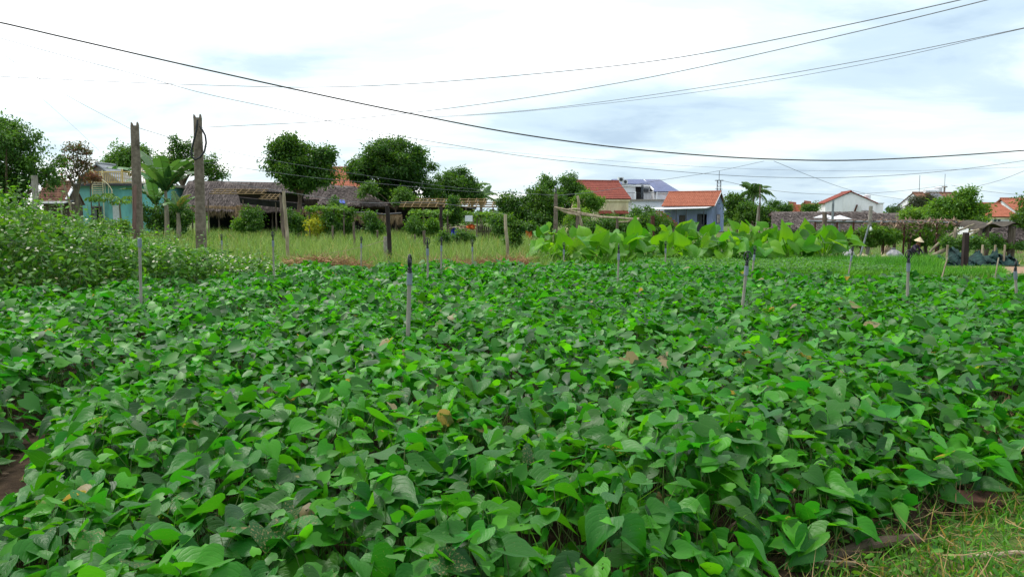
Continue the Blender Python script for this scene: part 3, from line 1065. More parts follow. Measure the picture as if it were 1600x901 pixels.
def log(name, pts, rad, m, label, cat):
    b = MB()
    q = []
    for i in range(len(pts) - 1):
        for s in range(4):
            q.append(Vector(pts[i]).lerp(Vector(pts[i + 1]), s / 4))
    q.append(Vector(pts[-1]))
    q = [p + Vector((rnd.gauss(0, 1), rnd.gauss(0, 1), rnd.gauss(0, .6))) * rad[0] * .12 for p in q]
    rr = [np.interp(i / (len(q) - 1), [0, 1], rad) * rnd.uniform(.85, 1.12) for i in range(len(q))]
    return tag(b.tube(q, rr, 9).build(name, m, None, True), label, cat)


log('branch', [(1.36, 3.30, .04), (1.60, 3.44, .05), (1.84, 3.50, .045)], [.030, .022], M['bark'], 'mossy broken branch lying on the verge at the bottom', 'branch')
log('branch', [(0.90, 3.42, .06), (1.12, 3.62, .12), (1.38, 3.80, .15)], [.016, .012], M['bark'], 'thin brown branch leaning into the leaves at bottom right', 'branch')
log('branch', [(2.35, 4.55, .16), (2.75, 4.62, .17), (3.4, 4.55, .18)], [.018, .014], M['bamboo'], 'dry pale cane on the straw heap at the right edge', 'branch')
log('branch', [(1.95, 3.34, .025), (2.2, 3.38, .03), (2.45, 3.33, .025)], [.014, .01], M['bamboo'], 'short dry cane in the grass at the bottom right corner', 'branch')
# split bamboo chips
for (a, b_, w, lab) in (((1.20, 3.28, .02), (1.18, 3.22, .15), .018, 'pale split cane standing up at the bottom edge'), ((1.22, 3.26, .03), (1.44, 3.23, .05), .022, 'pale split cane lying flat at the bottom edge')):
    A, B = Vector(a), Vector(b_)
    s = (B - A).cross(Vector((0, 1, .2))).normalized() * w
    th = Vector((0, .006, 0.004))
    tag(MB().hexa([A - s, A + s, A + s + th, A - s + th, B - s * .35, B + s * .2, B + s * .2 + th, B - s * .35 + th]).build('cane_chip', M['bamboo']), lab, 'cane')
# straw heap at the right edge and brick
n = 1400
x = rng.normal(3.15, .42, n); y = rng.normal(4.75, .2, n)
az = rng.normal(0.1, .6, n)
tag(scatter('straw_heap', [blade(.15, .02, 3), blade(.3, .03, 3)], np.stack([x, y, rng.uniform(.02, .2, n) * np.exp(-((x - 3.2) ** 2) / .5)], 1), np.stack([np.cos(az), np.sin(az), rng.normal(0, .2, n)], 1), np.array([0, 0, 1]) + rng.normal(0, .4, (n, 3)), np.stack([np.full(n, .5)] + [rng.uniform(.12, .5, n)] * 2, 1), tints(n, .45, .3), M['straw']),
    'heap of brown straw and stalks at the right edge of the field', 'straw', kind='stuff')


def brick(x, y, rz, tilt, L, label):
    b = MB()
    w, h, e = .105, .065, .006
    prof = [(-w / 2 + e, 0), (w / 2 - e, 0), (w / 2, e), (w / 2, h - e), (w / 2 - e, h), (-w / 2 + e, h), (-w / 2, h - e), (-w / 2, e)]
    vs = []
    for xx, s in ((-L / 2, .97), (-L / 2 + e, 1), (L / 2 - e, 1), (L / 2, .97)):
        vs += [(xx + rnd.uniform(-.003, .003), p[0] * s, (p[1] - h / 2) * s + h / 2) for p in prof]
    fs = [tuple(reversed(range(8))), tuple(24 + k for k in range(8))]
    for i in range(3):
        for k in range(8):
            fs.append((i * 8 + k, i * 8 + (k + 1) % 8, (i + 1) * 8 + (k + 1) % 8, (i + 1) * 8 + k))
    o = b.add(vs, fs).build('brick', M['brick'])
    o.location = (x, y, .015)
    o.rotation_euler = (tilt, .12, rz)
    return tag(o, label, 'brick')


brick(2.36, 3.98, .25, .25, .30, 'weathered red brick half hidden at the field border on the right')
brick(1.62, 3.66, -.5, .15, .20, 'broken red brick lying in the verge grass at bottom centre right')

# ------------------------------------------------------------------ elephant ears
def ear_leaf_mesh(seed):
    r = random.Random(seed)
    tv, tf, tu = heart(7, 7, r.uniform(.25, .75), r.uniform(.05, .5), r.uniform(.04, .10), seed + 50, r.uniform(1.05, 1.35), r.uniform(.22, .34))
    t = tints(1, .42, .35, g=.5, gs=.22)[0]
    if seed == 3:
        t = np.array([.9, .6, .36])
    me = np_mesh('leaf', tv, tf, tu, np.tile(t, (len(tv), 1)))
    me.materials.append(M['ear'])
    return me


EAR = [ear_leaf_mesh(i) for i in range(14)]
ear_spots = []
for i in range(13):                                    # back row
    ear_spots.append((872 + i * 37 + rnd.uniform(-9, 9), rnd.uniform(25.2, 26.6), rnd.uniform(1.02, 1.22)))
for i in range(14):                                    # front row
    ear_spots.append((850 + i * 34 + rnd.uniform(-9, 9), rnd.uniform(23.0, 24.6), rnd.uniform(.66, .90)))
words_pos = ['first', 'second', 'third', 'fourth', 'fifth', 'sixth', 'seventh', 'eighth', 'ninth', 'tenth', 'eleventh', 'twelfth', 'thirteenth', 'fourteenth']
for i, (px, Y, h) in enumerate(ear_spots):
    row, k = ('back', i) if i < 13 else ('front', i - 13)
    x0 = X(px, Y)
    h *= float(np.interp(px, [840, 900, 1000, 1100, 1200, 1300, 1340], [.82, .90, .95, 1.0, 1.02, .96, .78]))
    zg = gz(x0, Y)
    t = empty('elephant_ear_plant', (x0, Y, zg), 0, 'elephant ear plant with big bright leaves, %s from the left in the %s row' % (words_pos[k], row), 'plant', 'elephant ear plants behind the field')
    nl = rnd.choice((8, 9, 9, 10))
    a0 = rnd.uniform(0, 6.28)
    for q in range(nl):
        a = a0 + q * 6.283 / nl + rnd.uniform(-.35, .35)
        hh = h * rnd.uniform(.42, 1.02) - zg * .6
        rr = rnd.uniform(.14, .5)
        top = Vector((math.cos(a) * rr, math.sin(a) * rr, hh))
        pts = [Vector((math.cos(a) * .03, math.sin(a) * .03, 0)), Vector((math.cos(a) * rr * .35, math.sin(a) * rr * .35, hh * .55)), top]
        MB().tube(pts, [.030, .020, .011], 7).build('stalk', M['shell'], t, True)
        L = rnd.uniform(.32, .56)
        upright = rnd.random() < .26
        out = Vector((math.cos(a), math.sin(a), 0))
        if upright:
            tip = out * .35 + Vector((rnd.gauss(0, .3), rnd.gauss(0, .3), .85))
            nrm = Vector((rnd.gauss(0, .5), -1, .3))
        else:
            tip = out + Vector((0, 0, rnd.gauss(-.25, .45)))
            nrm = Vector((rnd.gauss(0, .5), rnd.gauss(-.5, .45), .8))
        Rm = frames(np.array([tip]), np.array([nrm]))[0]
        o = link('leaf', EAR[rnd.randrange(len(EAR))], None, t)
        off = Vector(Rm[:, 1]) * (-.12 * L)
        o.matrix_local = Matrix([[*(Rm[b] * L), top[b] + off[b] * .3] for b in range(3)] + [[0, 0, 0, 1]])
# young shoots and low leaves at the foot of the elephant ears
n = 5200
x = rng.uniform(X(845, 24), X(1325, 24), n); y = rng.uniform(22.8, 26.5, n)
d = rng.normal(0, .25, (n, 3)); d[:, 2] = 1
tag(scatter('undergrowth', BL, np.stack([x, y, ground(x, y) - .01], 1), d, rng.normal(0, 1, (n, 3)), np.stack([np.full(n, 1.1), rng.uniform(.15, .38, n), np.full(n, .3)], 1), tints(n, .6, .25), M['bright_grass']),
    'green shoots and grass crowding the foot of the elephant ears', 'grass', kind='stuff')

# ------------------------------------------------------------------ sprinklers
def sprinkler(px_t, py_t, px_b, Y, label, head='ring', turn=0.0, rad=.016):
    zt = Z(py_t, Y)
    xb, xt = X(px_b, Y), X(px_t, Y)
    t = empty('sprinkler', (xb, Y, 0), 0, label, 'sprinkler', 'sprinkler risers in the field')
    vis = max(.2, zt - .4)
    k = (xt - xb) / vis
    base = -k * .4
    xa = lambda z: base + k * z
    hl = .17 if head != 'none' else .0
    zc = zt - hl
    MB().tube([(xa(-.05), 0, -.05), (xa(zc - .05), 0, zc - .05)], rad, 12).build('riser_pipe', M['pvc'], t, True)
    cpl = MB().tube([(xa(zc - .11), 0, zc - .11), (xa(zc - .108), 0, zc - .108), (xa(zc - .002), 0, zc - .002), (xa(zc), 0, zc)], [rad * 1.1, rad * 1.38, rad * 1.38, rad * 1.2], 12)
    cpl.build('coupling', M['coupling'], t, True)
    if head == 'none':
        return t
    top = empty('tmp', (0, 0, 0))
    s = rad / .016
    b = MB().lathe([(.014 * s, 0), (.019 * s, .004), (.019 * s, .022), (.014 * s, .026), (.017 * s, .03), (.017 * s, .05), (.011 * s, .058), (.011 * s, .066)], 12)
    o = b.build('nozzle_base', M['black_plastic'], t, True)
    b = MB().torus((0, 0, .112), .043 * s, .0062 * s, n=24, m=7, sx=.86, sz=1.12)
    ring = b.build('nozzle_frame', M['black_plastic'], t, True)
    b = MB().lathe([(.007, .066), (.013 * s, .078), (.016 * s, .10), (.010 * s, .118), (.014 * s, .122), (.008, .135), (.005, .155)], 10)
    spn = b.build('spinner', M['black_plastic'], t, True)
    for q in (o, ring, spn):
        q.location = (xa(zc), 0, zc)
        q.rotation_euler = (0, math.atan(k), turn)
    bpy.data.objects.remove(top)
    return t


sprinkler(641, 398, 636, 7.5, 'grey sprinkler riser with edge-on black head, nearest one in the sweet potatoes', turn=R(78), rad=.020)
sprinkler(1169, 392, 1162, 9.2, 'leaning grey sprinkler riser with round black head right of centre', rad=.018)
sprinkler(219, 372, 217, 9.9, 'headless grey riser pipe with coupling beside the weed thicket', head='none', rad=.018)
sprinkler(427, 361, 427, 14.6, 'grey sprinkler in front of the pale bamboo post', turn=R(60))
sprinkler(668, 371, 668, 12.6, 'grey sprinkler with open round head just right of the nearest sprinkler', rad=.017)
sprinkler(690, 369, 689, 15.2, 'slim grey sprinkler second right of the nearest sprinkler', turn=R(40), rad=.015)
sprinkler(967, 380, 966, 13.6, 'grey sprinkler in the middle of the elephant ear row', turn=R(75))
sprinkler(881, 378, 881, 18.2, 'grey sprinkler before the left end of the elephant ears', turn=R(30))
sprinkler(1040, 376, 1040, 18.4, 'grey sprinkler at the left end of the low herb bed', turn=R(20))
sprinkler(1420, 390, 1421, 10.3, 'grey sprinkler with wide round black head near the trellis', rad=.018)
sprinkler(1586, 404, 1592, 11.0, 'grey sprinkler with black head at the right edge of the picture', turn=R(70), rad=.018)
sprinkler(1333, 384, 1327, 14.6, 'thin leaning grey sprinkler between the elephant ears and the trellis', turn=R(35), rad=.013)
sprinkler(1180, 383, 1176, 14.8, 'grey sprinkler standing right behind the leaning one', turn=R(20))
sprinkler(565, 369, 564, 19.2, 'distant grey sprinkler at the straw-strewn border near the dark post', turn=R(50))
sprinkler(738, 374, 738, 18.9, 'distant grey sprinkler in front of the small citrus bushes', turn=R(10))
sprinkler(347, 365, 347, 20.5, 'distant grey sprinkler in the tall grass beside the pole with hose', turn=R(25))


def post(name, p0, p1, rad, m, label, cat='post', n=9, wob=.0, square=False):
    """a pole from p0 (in the ground) to p1"""
    p0, p1 = Vector(p0), Vector(p1)
    k = 7
    pts = [p0.lerp(p1, i / k) + Vector((rnd.gauss(0, wob), rnd.gauss(0, wob), 0)) * (0 if i in (0,) else 1) for i in range(k + 1)]
    r = rad if isinstance(rad, tuple) else (rad, rad * .85)
    o = MB().tube(pts, [np.interp(i / k, [0, 1], r) * rnd.uniform(.94, 1.06) for i in range(k + 1)], 4 if square else n).build(name, m, None, not square)
    return tag(o, label, cat)


def pxpost(px_b, px_t, py_t, Y, rad, m, label, cat='post', name='post', **kw):
    xb, xt = X(px_b, Y), X(px_t, Y)
    return post(name, (xb, Y, gz(xb, Y) - .1), (xt, Y, Z(py_t, Y)), rad, m, label, cat, **kw)


pxpost(452, 446, 299, 23.0, (.055, .042), M['bamboo'], 'pale whitish bamboo post standing in the tall grass', name='bamboo_post', wob=.012)
pxpost(446, 441, 305, 40, (.11, .08), M['old_wood'], 'grey wooden post behind the pale bamboo post', wob=.02)
pxpost(610, 606, 322, 23.5, (.072, .06), M['dark_wood'], 'dark rough wooden post at the far border of the field', wob=.005)
pxpost(603, 603, 369, 24.0, (.075, .07), M['concrete_light'], 'short pale concrete post beside the dark wooden post')
pxpost(795, 789, 335, 23.0, (.05, .045), M['bamboo'], 'leaning pale bamboo post before the dark citrus bush', name='bamboo_post', wob=.012)
pxpost(905 + 7, 901, 306, 44, (.10, .07), M['bamboo'], 'leaning bamboo pole beside the short concrete pole', name='bamboo_post', wob=.03)
pxpost(1019, 1019, 337, 44, (.14, .13), M['rust'], 'square reddish brown post among the bushes behind the elephant ears', square=True)
pxpost(1186, 1185, 290, 60, (.065, .045), M['old_wood'], 'tall thin wooden pole before the coconut palm', wob=.03)
pxpost(1178, 1183, 322, 50, (.055, .05), M['pvc'], 'leaning grey pipe below the coconut palm', name='pipe_post')
pxpost(61, 60, 275, 21, (.09, .08), M['concrete_light'], 'pale concrete post rising out of the flowering weeds', square=True)
pxpost(1290, 1286, 332, 36, (.115, .10), M['old_wood'], 'thick grey post at the left end of the trellis', wob=.02)
pxpost(1299, 1299, 313, 42, (.07, .06), M['metal'], 'thin grey metal pole before the white gable house', name='metal_pole')
pxpost(1355, 1358, 322, 38, (.095, .085), M['concrete_light'], 'pale straight pole in the middle of the trellis', name='concrete_pole')
pxpost(1340, 1356, 352, 34, (.04, .035), M['metal'], 'slanting grey brace pipe leaning against the trellis pole', name='brace_pipe')
pxpost(1508, 1508, 363, 22.6, (.10, .085), M['dark_wood'], 'thick black wooden post in front of the green net', square=True)
pxpost(1466, 1481, 402, 15.5, (.014, .012), M['bamboo'], 'thin leaning cane before the bright seedling strip', name='cane', cat='cane')
pxpost(1553, 1561, 402, 16.0, (.014, .012), M['bamboo'], 'thin leaning cane beside the green net', name='cane', cat='cane')
for i, (px, pyt, Y, lab) in enumerate(((554, 347, 36, 'weathered fence stake under the fringed thatch'), (591, 360, 40, 'small fence stake in the grass left of the dark post'), (664, 360, 30, 'pale fence stake right of the dark wooden post'), (521, 352, 42, 'thin fence stake before the thatch post'), (690, 322, 42, 'dark trellis post carrying the green vine'), (649, 366, 38, 'little white stake in the grass before the citrus bush'))):
    pxpost(px, px - 1, pyt, Y, (.06, .05) if i != 4 else (.09, .08), M['old_wood'] if i != 4 else M['dark_wood'], lab, name='fence_stake' if i != 4 else 'trellis_post', wob=.01)


# two old concrete power poles
def old_pole(px_b, px_t, py_t, Y, wb, wt, label):
    xb, xt, zt = X(px_b, Y), X(px_t, Y), Z(py_t, Y)
    t = empty('concrete_pole', (xb, Y, 0), R(8), label, 'power pole', 'old broken-topped concrete poles')
    b = MB()
    k = 14
    vs = []
    for i in range(k + 1):
        f = i / k
        w = (wb + (wt - wb) * f) / 2
        d = w * .75
        c = Vector(((xt - xb) * f, 0, -.2 + (zt + .2) * f))
        j = .05
        ch = .3 * w
        pr = [(-w + ch, -d), (w - ch, -d), (w, -d + ch), (w, d - ch), (w - ch, d), (-w + ch, d), (-w, d - ch), (-w, -d + ch)]
        vs += [(c.x + q[0] * rnd.uniform(1 - j, 1 + j), q[1] * rnd.uniform(1 - j, 1 + j), c.z) for q in pr]
    fs = [tuple(reversed(range(8))), tuple(k * 8 + q for q in range(8))]
    for i in range(k):
        for q in range(8):
            fs.append((i * 8 + q, i * 8 + (q + 1) % 8, (i + 1) * 8 + (q + 1) % 8, (i + 1) * 8 + q))
    b.add(vs, fs).build('shaft', M['concrete'], t)
    dx = xt - xb
    for s in (-1, 1):
        MB().hexa([(dx + s * wt * .36 - wt * .13, -wt * .3, zt - .02), (dx + s * wt * .36 + wt * .13, -wt * .3, zt - .02), (dx + s * wt * .36 + wt * .13, wt * .3, zt - .02), (dx + s * wt * .36 - wt * .13, wt * .3, zt - .02),
                   (dx + s * wt * .38 - wt * .09, -wt * .2, zt + .10), (dx + s * wt * .38 + wt * .08, -wt * .2, zt + .07 + .04 * s), (dx + s * wt * .38 + wt * .08, wt * .2, zt + .06), (dx + s * wt * .38 - wt * .09, wt * .2, zt + .11)]).build('broken_top', M['concrete'], t)
    return t


old_pole(217, 219, 199, 24, .29, .215, 'slimmer broken-topped concrete pole with a plank leaning on it')
old_pole(315, 316, 187, 25, .32, .235, 'thicker broken-topped concrete pole with a black hose looped over it')
Yp = 23.6
tag(MB().hexa([(X(203, Yp), Yp, -.1), (X(210, Yp), Yp, -.1), (X(210, Yp), Yp + .06, -.1), (X(203, Yp), Yp + .06, -.1), (X(210, Yp), Yp + .1, Z(292, Yp)), (X(214, Yp), Yp + .1, Z(289, Yp)), (X(214, Yp), Yp + .16, Z(289, Yp)), (X(210, Yp), Yp + .16, Z(292, Yp))]).build('plank', mat('reddish_plank', srgb(128, 100, 92), srgb(92, 70, 64), .9, 8, bump=.4, stretch=(1, 1, .2))), 'reddish wooden plank leaning against the slimmer concrete pole', 'plank')
Yp = 24.75
loop = [(316, 190), (314, 205), (309, 222), (305, 236), (305, 246), (310, 251), (318, 247), (325, 238), (328, 225), (327, 214), (323, 206), (319, 200)]
pts = []
for i in range(len(loop)):
    a, b_ = loop[i], loop[min(i + 1, len(loop) - 1)]
    for s in (0, .5):
        pts.append(P(a[0] + (b_[0] - a[0]) * s, a[1] + (b_[1] - a[1]) * s, Yp - .05 + .12 * (i / len(loop))))
tag(MB().tube(pts, .03, 8).build('hose', M['black_plastic'], None, True), 'black hose looped over the top of the thicker concrete pole', 'hose')


# ------------------------------------------------------------------ overhead wires
def wire(pxs, Y0, Y1, rad, m, label):
    # smooth curve through the sighted points, at real distances
    a = np.array(pxs, float)
    t = np.concatenate([[0], np.cumsum(np.hypot(np.diff(a[:, 0]), np.diff(a[:, 1])))])
    t /= t[-1]
    tt = np.linspace(0, 1, 61)
    # piecewise cubic (Catmull-Rom through samples)
    def cr_(vals):
        d = np.gradient(vals, t)
        out = []
        for q in tt:
            i = min(max(np.searchsorted(t, q) - 1, 0), len(t) - 2)
            hh = t[i + 1] - t[i]
            s = (q - t[i]) / hh
            out.append((2 * s**3 - 3 * s**2 + 1) * vals[i] + (s**3 - 2 * s**2 + s) * hh * d[i] + (-2 * s**3 + 3 * s**2) * vals[i + 1] + (s**3 - s**2) * hh * d[i + 1])
        return np.array(out)
    px, py = cr_(a[:, 0]), cr_(a[:, 1])
    pts = [P(u, w, Y0 + (Y1 - Y0) * s) for u, w, s in zip(px, py, tt)]
    return tag(MB().tube(pts, rad, 6).build('overhead_wire', m, None, True), label, 'wire', 'overhead wires')


wire([(-120, 20), (0, 40), (120, 67), (320, 112), (640, 180), (800, 210), (1000, 236), (1200, 250), (1310, 252), (1400, 249), (1600, 236), (1720, 226)], 15, 21, .0145, M['cable'], 'thick black twisted cable sagging across the whole sky')
wire([(-120, 118), (150, 131), (340, 138), (500, 141), (640, 136), (800, 124), (1050, 97), (1250, 60), (1520, 2), (1640, -26)], 60, 24, 0.0177, M['wire'], 'topmost thin wire climbing to the upper right corner')
wire([(316, 202), (380, 199), (500, 193), (640, 180), (800, 160), (1000, 128), (1250, 75), (1565, 0), (1650, -22)], 60, 24, 0.0177, M['wire'], 'second thin wire climbing to the upper right, touching the thick cable')
wire([(640, 188), (800, 178), (1100, 140), (1340, 100), (1600, 48), (1700, 26)], 55, 26, 0.0135, M['wire'], 'third wire climbing to the right edge, upper one of a close pair')
wire([(640, 190), (800, 179), (1100, 146), (1340, 106), (1600, 49), (1700, 29)], 55.4, 26.5, 0.0104, M['wire'], 'third wire climbing to the right edge, lower one of a close pair')
wire([(-60, 45), (0, 62), (120, 95), (240, 126), (310, 146), (440, 174), (580, 206), (700, 227), (800, 243), (1000, 264), (1180, 277), (1350, 277), (1500, 265), (1600, 251), (1700, 235)], 40, 46, 0.0128, M['wire'], 'second lowest long wire, running below the thick cable across the picture')
wire([(430, 205), (580, 222), (800, 240), (1000, 256), (1200, 266), (1400, 268), (1600, 262)], 70, 66, 0.0094, M['wire'], 'faint wire between the thick cable and the lower wire')
wire([(-40, 50), (0, 76), (60, 118), (120, 155), (218, 207)], 16, 24, 0.0044, M['wire'], 'thin wire coming down to the slimmer concrete pole')
wire([(-40, 30), (0, 84), (70, 150), (140, 215), (165, 240)], 30, 50, 0.0048, M['wire'], 'steep faint wire before the leafy tree on the left')
wire([(220, 201), (290, 222), (400, 246), (560, 273), (700, 292), (868, 306)], 24, 45, 0.0080, M['wire'], 'wire from the slimmer concrete pole to the short far pole')
wire([(318, 254), (400, 266), (500, 279), (600, 288), (740, 300), (868, 305)], 25, 45, 0.0080, M['wire'], 'wire from the pole with hose to the short far pole')
wire([(340, 282), (448, 300), (560, 316), (690, 318), (790, 335)], 26, 24, 0.0062, M['wire'], 'slack wire strung from the pale bamboo post to the leaning bamboo')
wire([(868, 306), (930, 300), (1020, 284), (1120, 268), (1190, 253)], 45, 62, 0.0125, M['wire'], 'wire rising from the short far pole past the antenna mast')
wire([(1205, 253), (1260, 275), (1320, 296), (1420, 314)], 60, 90, 0.0166, M['wire'], 'slanting wire falling towards the white gable house')
wire([(1121, 282), (1190, 296), (1290, 304), (1400, 299), (1475, 290)], 98, 118, 0.0229, M['wire'], 'slack wire between the antenna mast and the rooftop pole')
wire([(1481, 290), (1520, 297), (1560, 302), (1640, 308)], 118, 110, 0.0229, M['wire'], 'wire running right from the rooftop pole')
wire([(1500, 297), (1560, 281), (1600, 265), (1660, 240)], 70, 40, 0.0135, M['wire'], 'wire slanting up to the right edge above the orange roof')
# twine drooping between the stakes in the tall grass
tag(MB().tube([P(451, 399, 23), P(500, 398, 23.4), P(540, 391, 23.6), P(575, 383, 23.6), P(605, 374, 23.5)], .008, 5).build('twine', M['bamboo'], None, True), 'pale twine strung from the bamboo post to the dark post', 'twine')

# ------------------------------------------------------------------ trees and shrubs
DI = [diamond(.5, .25, .2), diamond(.42, .4, .35), diamond(.6, .15, .05)]
KL, KN, KC = .62, 2.1, .70     # leaf size, leaves per clump, clump radius
NARROW = [diamond(.26, .2, .25), diamond(.2, .2, .45)]


def cloud(blobs, n_clump, per, rc, flat=.75, shell=.5):
    """leaf positions in clumps spread through ellipsoids; returns positions, outward directions, clump centres"""
    B = np.array(blobs, float)
    w = (B[:, 3] * B[:, 4] * B[:, 5]) ** .66
    pick = rng.choice(len(B), n_clump, p=w / w.sum())
    d = unit(rng.normal(0, 1, (n_clump, 3)))
    f = shell + (1 - shell) * rng.random(n_clump) ** .6
    f *= rng.uniform(.86, 1.08, n_clump)
    cc = B[pick, :3] + d * B[pick, 3:6] * f[:, None]
    m = n_clump * per
    ci = np.repeat(np.arange(n_clump), per)
    rcs = rc * rng.uniform(.6, 1.35, n_clump)
    off = rng.normal(0, 1, (m, 3)) * np.array([1, 1, flat]) * rcs[ci][:, None] * .55
    pos = cc[ci] + off
    outd = unit(pos - B[pick[ci], :3])
    return pos, outd, cc, ci


def foliage(name, blobs, n_clump, per, rc, leaf, m, parent, org, a=.4, b=.25, temps=None, droop=.3, up=.9, shell=.5, dry_frac=0.0):
    # break every ellipsoid into a core and uneven lobes so that the outline is ragged
    lobes = []
    for q in blobs:
        lobes.append((q[0], q[1], q[2], q[3] * .56, q[4] * .56, q[5] * .56))
        for _ in range(7):
            d_ = unit(rng.normal(0, 1, (1, 3)))[0]
            s_ = rng.uniform(.24, .5)
            lobes.append((q[0] + d_[0] * q[3] * .76, q[1] + d_[1] * q[4] * .76, q[2] + d_[2] * q[5] * .76, q[3] * s_, q[4] * s_, q[5] * s_))
    blobs = lobes
    pos, outd, cc, ci = cloud(blobs, n_clump, int(per * KN), rc * KC, shell=shell)
    leaf = leaf * KL
    k = pos[:, 2] > .03
    pos, outd, ci = pos[k], outd[k], ci[k]
    n = len(pos)
    nrm = unit(outd * .7 + np.array([0, 0, up]) + rng.normal(0, .6, (n, 3)))
    tip = outd * .8 + rng.normal(0, .7, (n, 3)) + np.array([0, 0, -droop])
    t = tints(n, a, b, dry_frac=dry_frac)
    cb = rng.normal(0, .17, len(cc))
    t[:, 0] = np.clip(t[:, 0] + cb[ci], 0, 1)
    o = scatter(name, temps or DI, pos - np.array(org), tip, nrm, rng.uniform(.65, 1.25, n) * leaf, t, m, parent)
    return o, cc


def tree(name, label, px, Y, blobs_px, leaf, m, n_clump, per, rc, trunk_r=.16, bark='bark', cat='tree', group=None, a=.4, b=.25, temps=None, droop=.3, shell=.5, n_limb=9, x_base=None, depth=1.0, dry_frac=0.0, up=.9):
    """blobs in photograph pixels at distance Y: (px, py, half width, half height)"""
    blobs = [(X(q[0], Y), Y + (q[4] if len(q) > 4 else 0), Z(q[1], Y), q[2] * Y / F, q[2] * Y / F * depth, q[3] * Y / F) for q in blobs_px]
    x0 = X(px, Y)
    org = (x0, Y, gz(x0, Y))
    t = empty(name, org, 0, label, cat, group)
    o, cc = foliage('crown', blobs, n_clump, per, rc, leaf, m, t, org, a, b, temps, droop, up, shell, dry_frac)
    o['kind'] = 'stuff'
    O = Vector(org)
    cen = Vector(np.average([q[:3] for q in blobs], axis=0, weights=[q[3] for q in blobs]))
    low = min(q[2] - q[5] for q in blobs)
    fork = Vector(((cen.x - O.x) * .35, (cen.y - O.y) * .35, max(.4, (low - O.z) * .9 + .25)))
    b_ = MB()
    k = 6
    pts = [Vector((0, 0, -.1)).lerp(fork, i / k) + Vector((rnd.gauss(0, .05), rnd.gauss(0, .05), 0)) * (trunk_r / .16) * (i > 0) for i in range(k + 1)]
    b_.tube(pts, [trunk_r * (1.25 if i == 0 else 1.0 - .4 * i / k) for i in range(k + 1)], 9)
    b_.build('trunk', M[bark], t, True)
    sel = cc[rng.choice(len(cc), min(n_limb, len(cc)), replace=False)]
    for c in sel:
        e = Vector(c) - O
        s = pts[-1].lerp(pts[-2], rnd.random())
        mid_ = s.lerp(e, .5) + Vector((0, 0, .12 * (e - s).length)) * rnd.uniform(.2, 1)
        MB().tube([s, s.lerp(mid_, .5) + Vector((0, 0, .03)), mid_, e], [trunk_r * .5, trunk_r * .4, trunk_r * .28, trunk_r * .08], 6).build('limb', M[bark], t, True)
    return t


tree('leafy_tree', 'large leafy green tree at the left edge', 20, 46, [(20, 245, 62, 58), (-40, 240, 70, 75), (62, 262, 36, 38), (10, 205, 40, 30), (60, 215, 22, 22), (22, 298, 44, 24), (-20, 300, 60, 30), (8, 325, 50, 18)], .30, M['tree_b'], 240, 60, .62, .22, a=.35, n_limb=14, up=.6)
tree('red_leaf_tree', 'sparse young tree with reddish leaves before the teal house', 126, 50, [(124, 232, 20, 14), (128, 262, 18, 22), (140, 250, 10, 16), (112, 285, 14, 12), (98, 262, 9, 28)], .26, M['tree_red'], 46, 24, .42, .09, bark='bark_pale', a=.42, b=.35, n_limb=12, shell=.25)
tree('shrub', 'dark red-leaved bush on the roof edge of the teal house', 146, 57.5, [(146, 278, 15, 9)], .24, M['tree_red'], 16, 26, .35, .05, cat='shrub', a=.85, b=.2, n_limb=5)
tree('leafy_tree', 'rounded bright green tree behind the teal house', 195, 78, [(198, 252, 30, 20), (215, 246, 20, 16), (185, 258, 20, 14)], .42, M['tree_b'], 90, 45, .85, .2, a=.6)
tree('leafy_tree', 'tall loose tree behind the banana plants', 285, 74, [(283, 232, 20, 18), (300, 258, 32, 20), (262, 262, 24, 18), (338, 268, 22, 12), (322, 250, 16, 12)], .40, M['tree_a'], 100, 36, .8, .2, a=.5, n_limb=12, shell=.35)
tree('leafy_tree', 'open-crowned dark tree rising in front of the thatched roof', 470, 52, [(447, 228, 24, 15), (440, 252, 30, 22), (486, 250, 32, 24), (500, 275, 26, 18), (462, 278, 40, 18), (425, 262, 12, 22), (510, 240, 14, 10)], .34, M['tree_a'], 190, 52, .62, .2, a=.38, n_limb=16, shell=.42)
tree('mango_tree', 'biggest dense dark green domed tree behind the thatched roof', 618, 66, [(615, 268, 60, 44), (585, 282, 38, 34), (655, 288, 30, 34), (622, 238, 38, 16), (575, 262, 26, 26), (648, 255, 26, 24), (620, 305, 55, 20)], .36, M['tree_a'], 330, 62, .72, .3, a=.30, n_limb=12, shell=.62)
tree('leafy_tree', 'small bright green tree in front of the biggest dark tree', 622, 60, [(574, 298, 10, 12), (622, 306, 16, 14), (592, 300, 10, 10), (640, 314, 14, 10)], .30, M['tree_b'], 46, 36, .5, .08, a=.65)
tree('leafy_tree', 'mid green round tree beside the coconut fronds', 706, 74, [(706, 286, 24, 22), (724, 292, 20, 24), (692, 300, 16, 20), (735, 305, 22, 16)], .38, M['tree_b'], 110, 46, .75, .16, a=.38)
tree('leafy_tree', 'dark bushy tree mass behind the leaning bamboo post', 810, 62, [(812, 325, 32, 24), (845, 318, 26, 26), (790, 335, 24, 20), (832, 345, 36, 20), (862, 325, 18, 20)], .33, M['tree_a'], 170, 50, .62, .14, a=.42)
tree('leafy_tree', 'upright tree with airy crown left of the red roof', 854, 72, [(853, 290, 15, 10), (850, 305, 18, 12), (830, 302, 10, 8)], .33, M['tree_b'], 46, 36, .55, .12, a=.3, shell=.3)
tree('leafy_tree', 'dense upright tree covering the left end of the red roof', 890, 70, [(890, 290, 17, 13), (886, 310, 20, 18), (898, 300, 14, 14), (880, 332, 22, 16)], .30, M['tree_b'], 110, 46, .55, .14, a=.35)
tree('leafy_tree', 'round light green bush tree in front of the cream house', 922, 66, [(920, 313, 19, 13), (905, 325, 14, 12), (935, 320, 10, 10)], .28, M['tree_c'], 56, 42, .5, .1, a=.45)
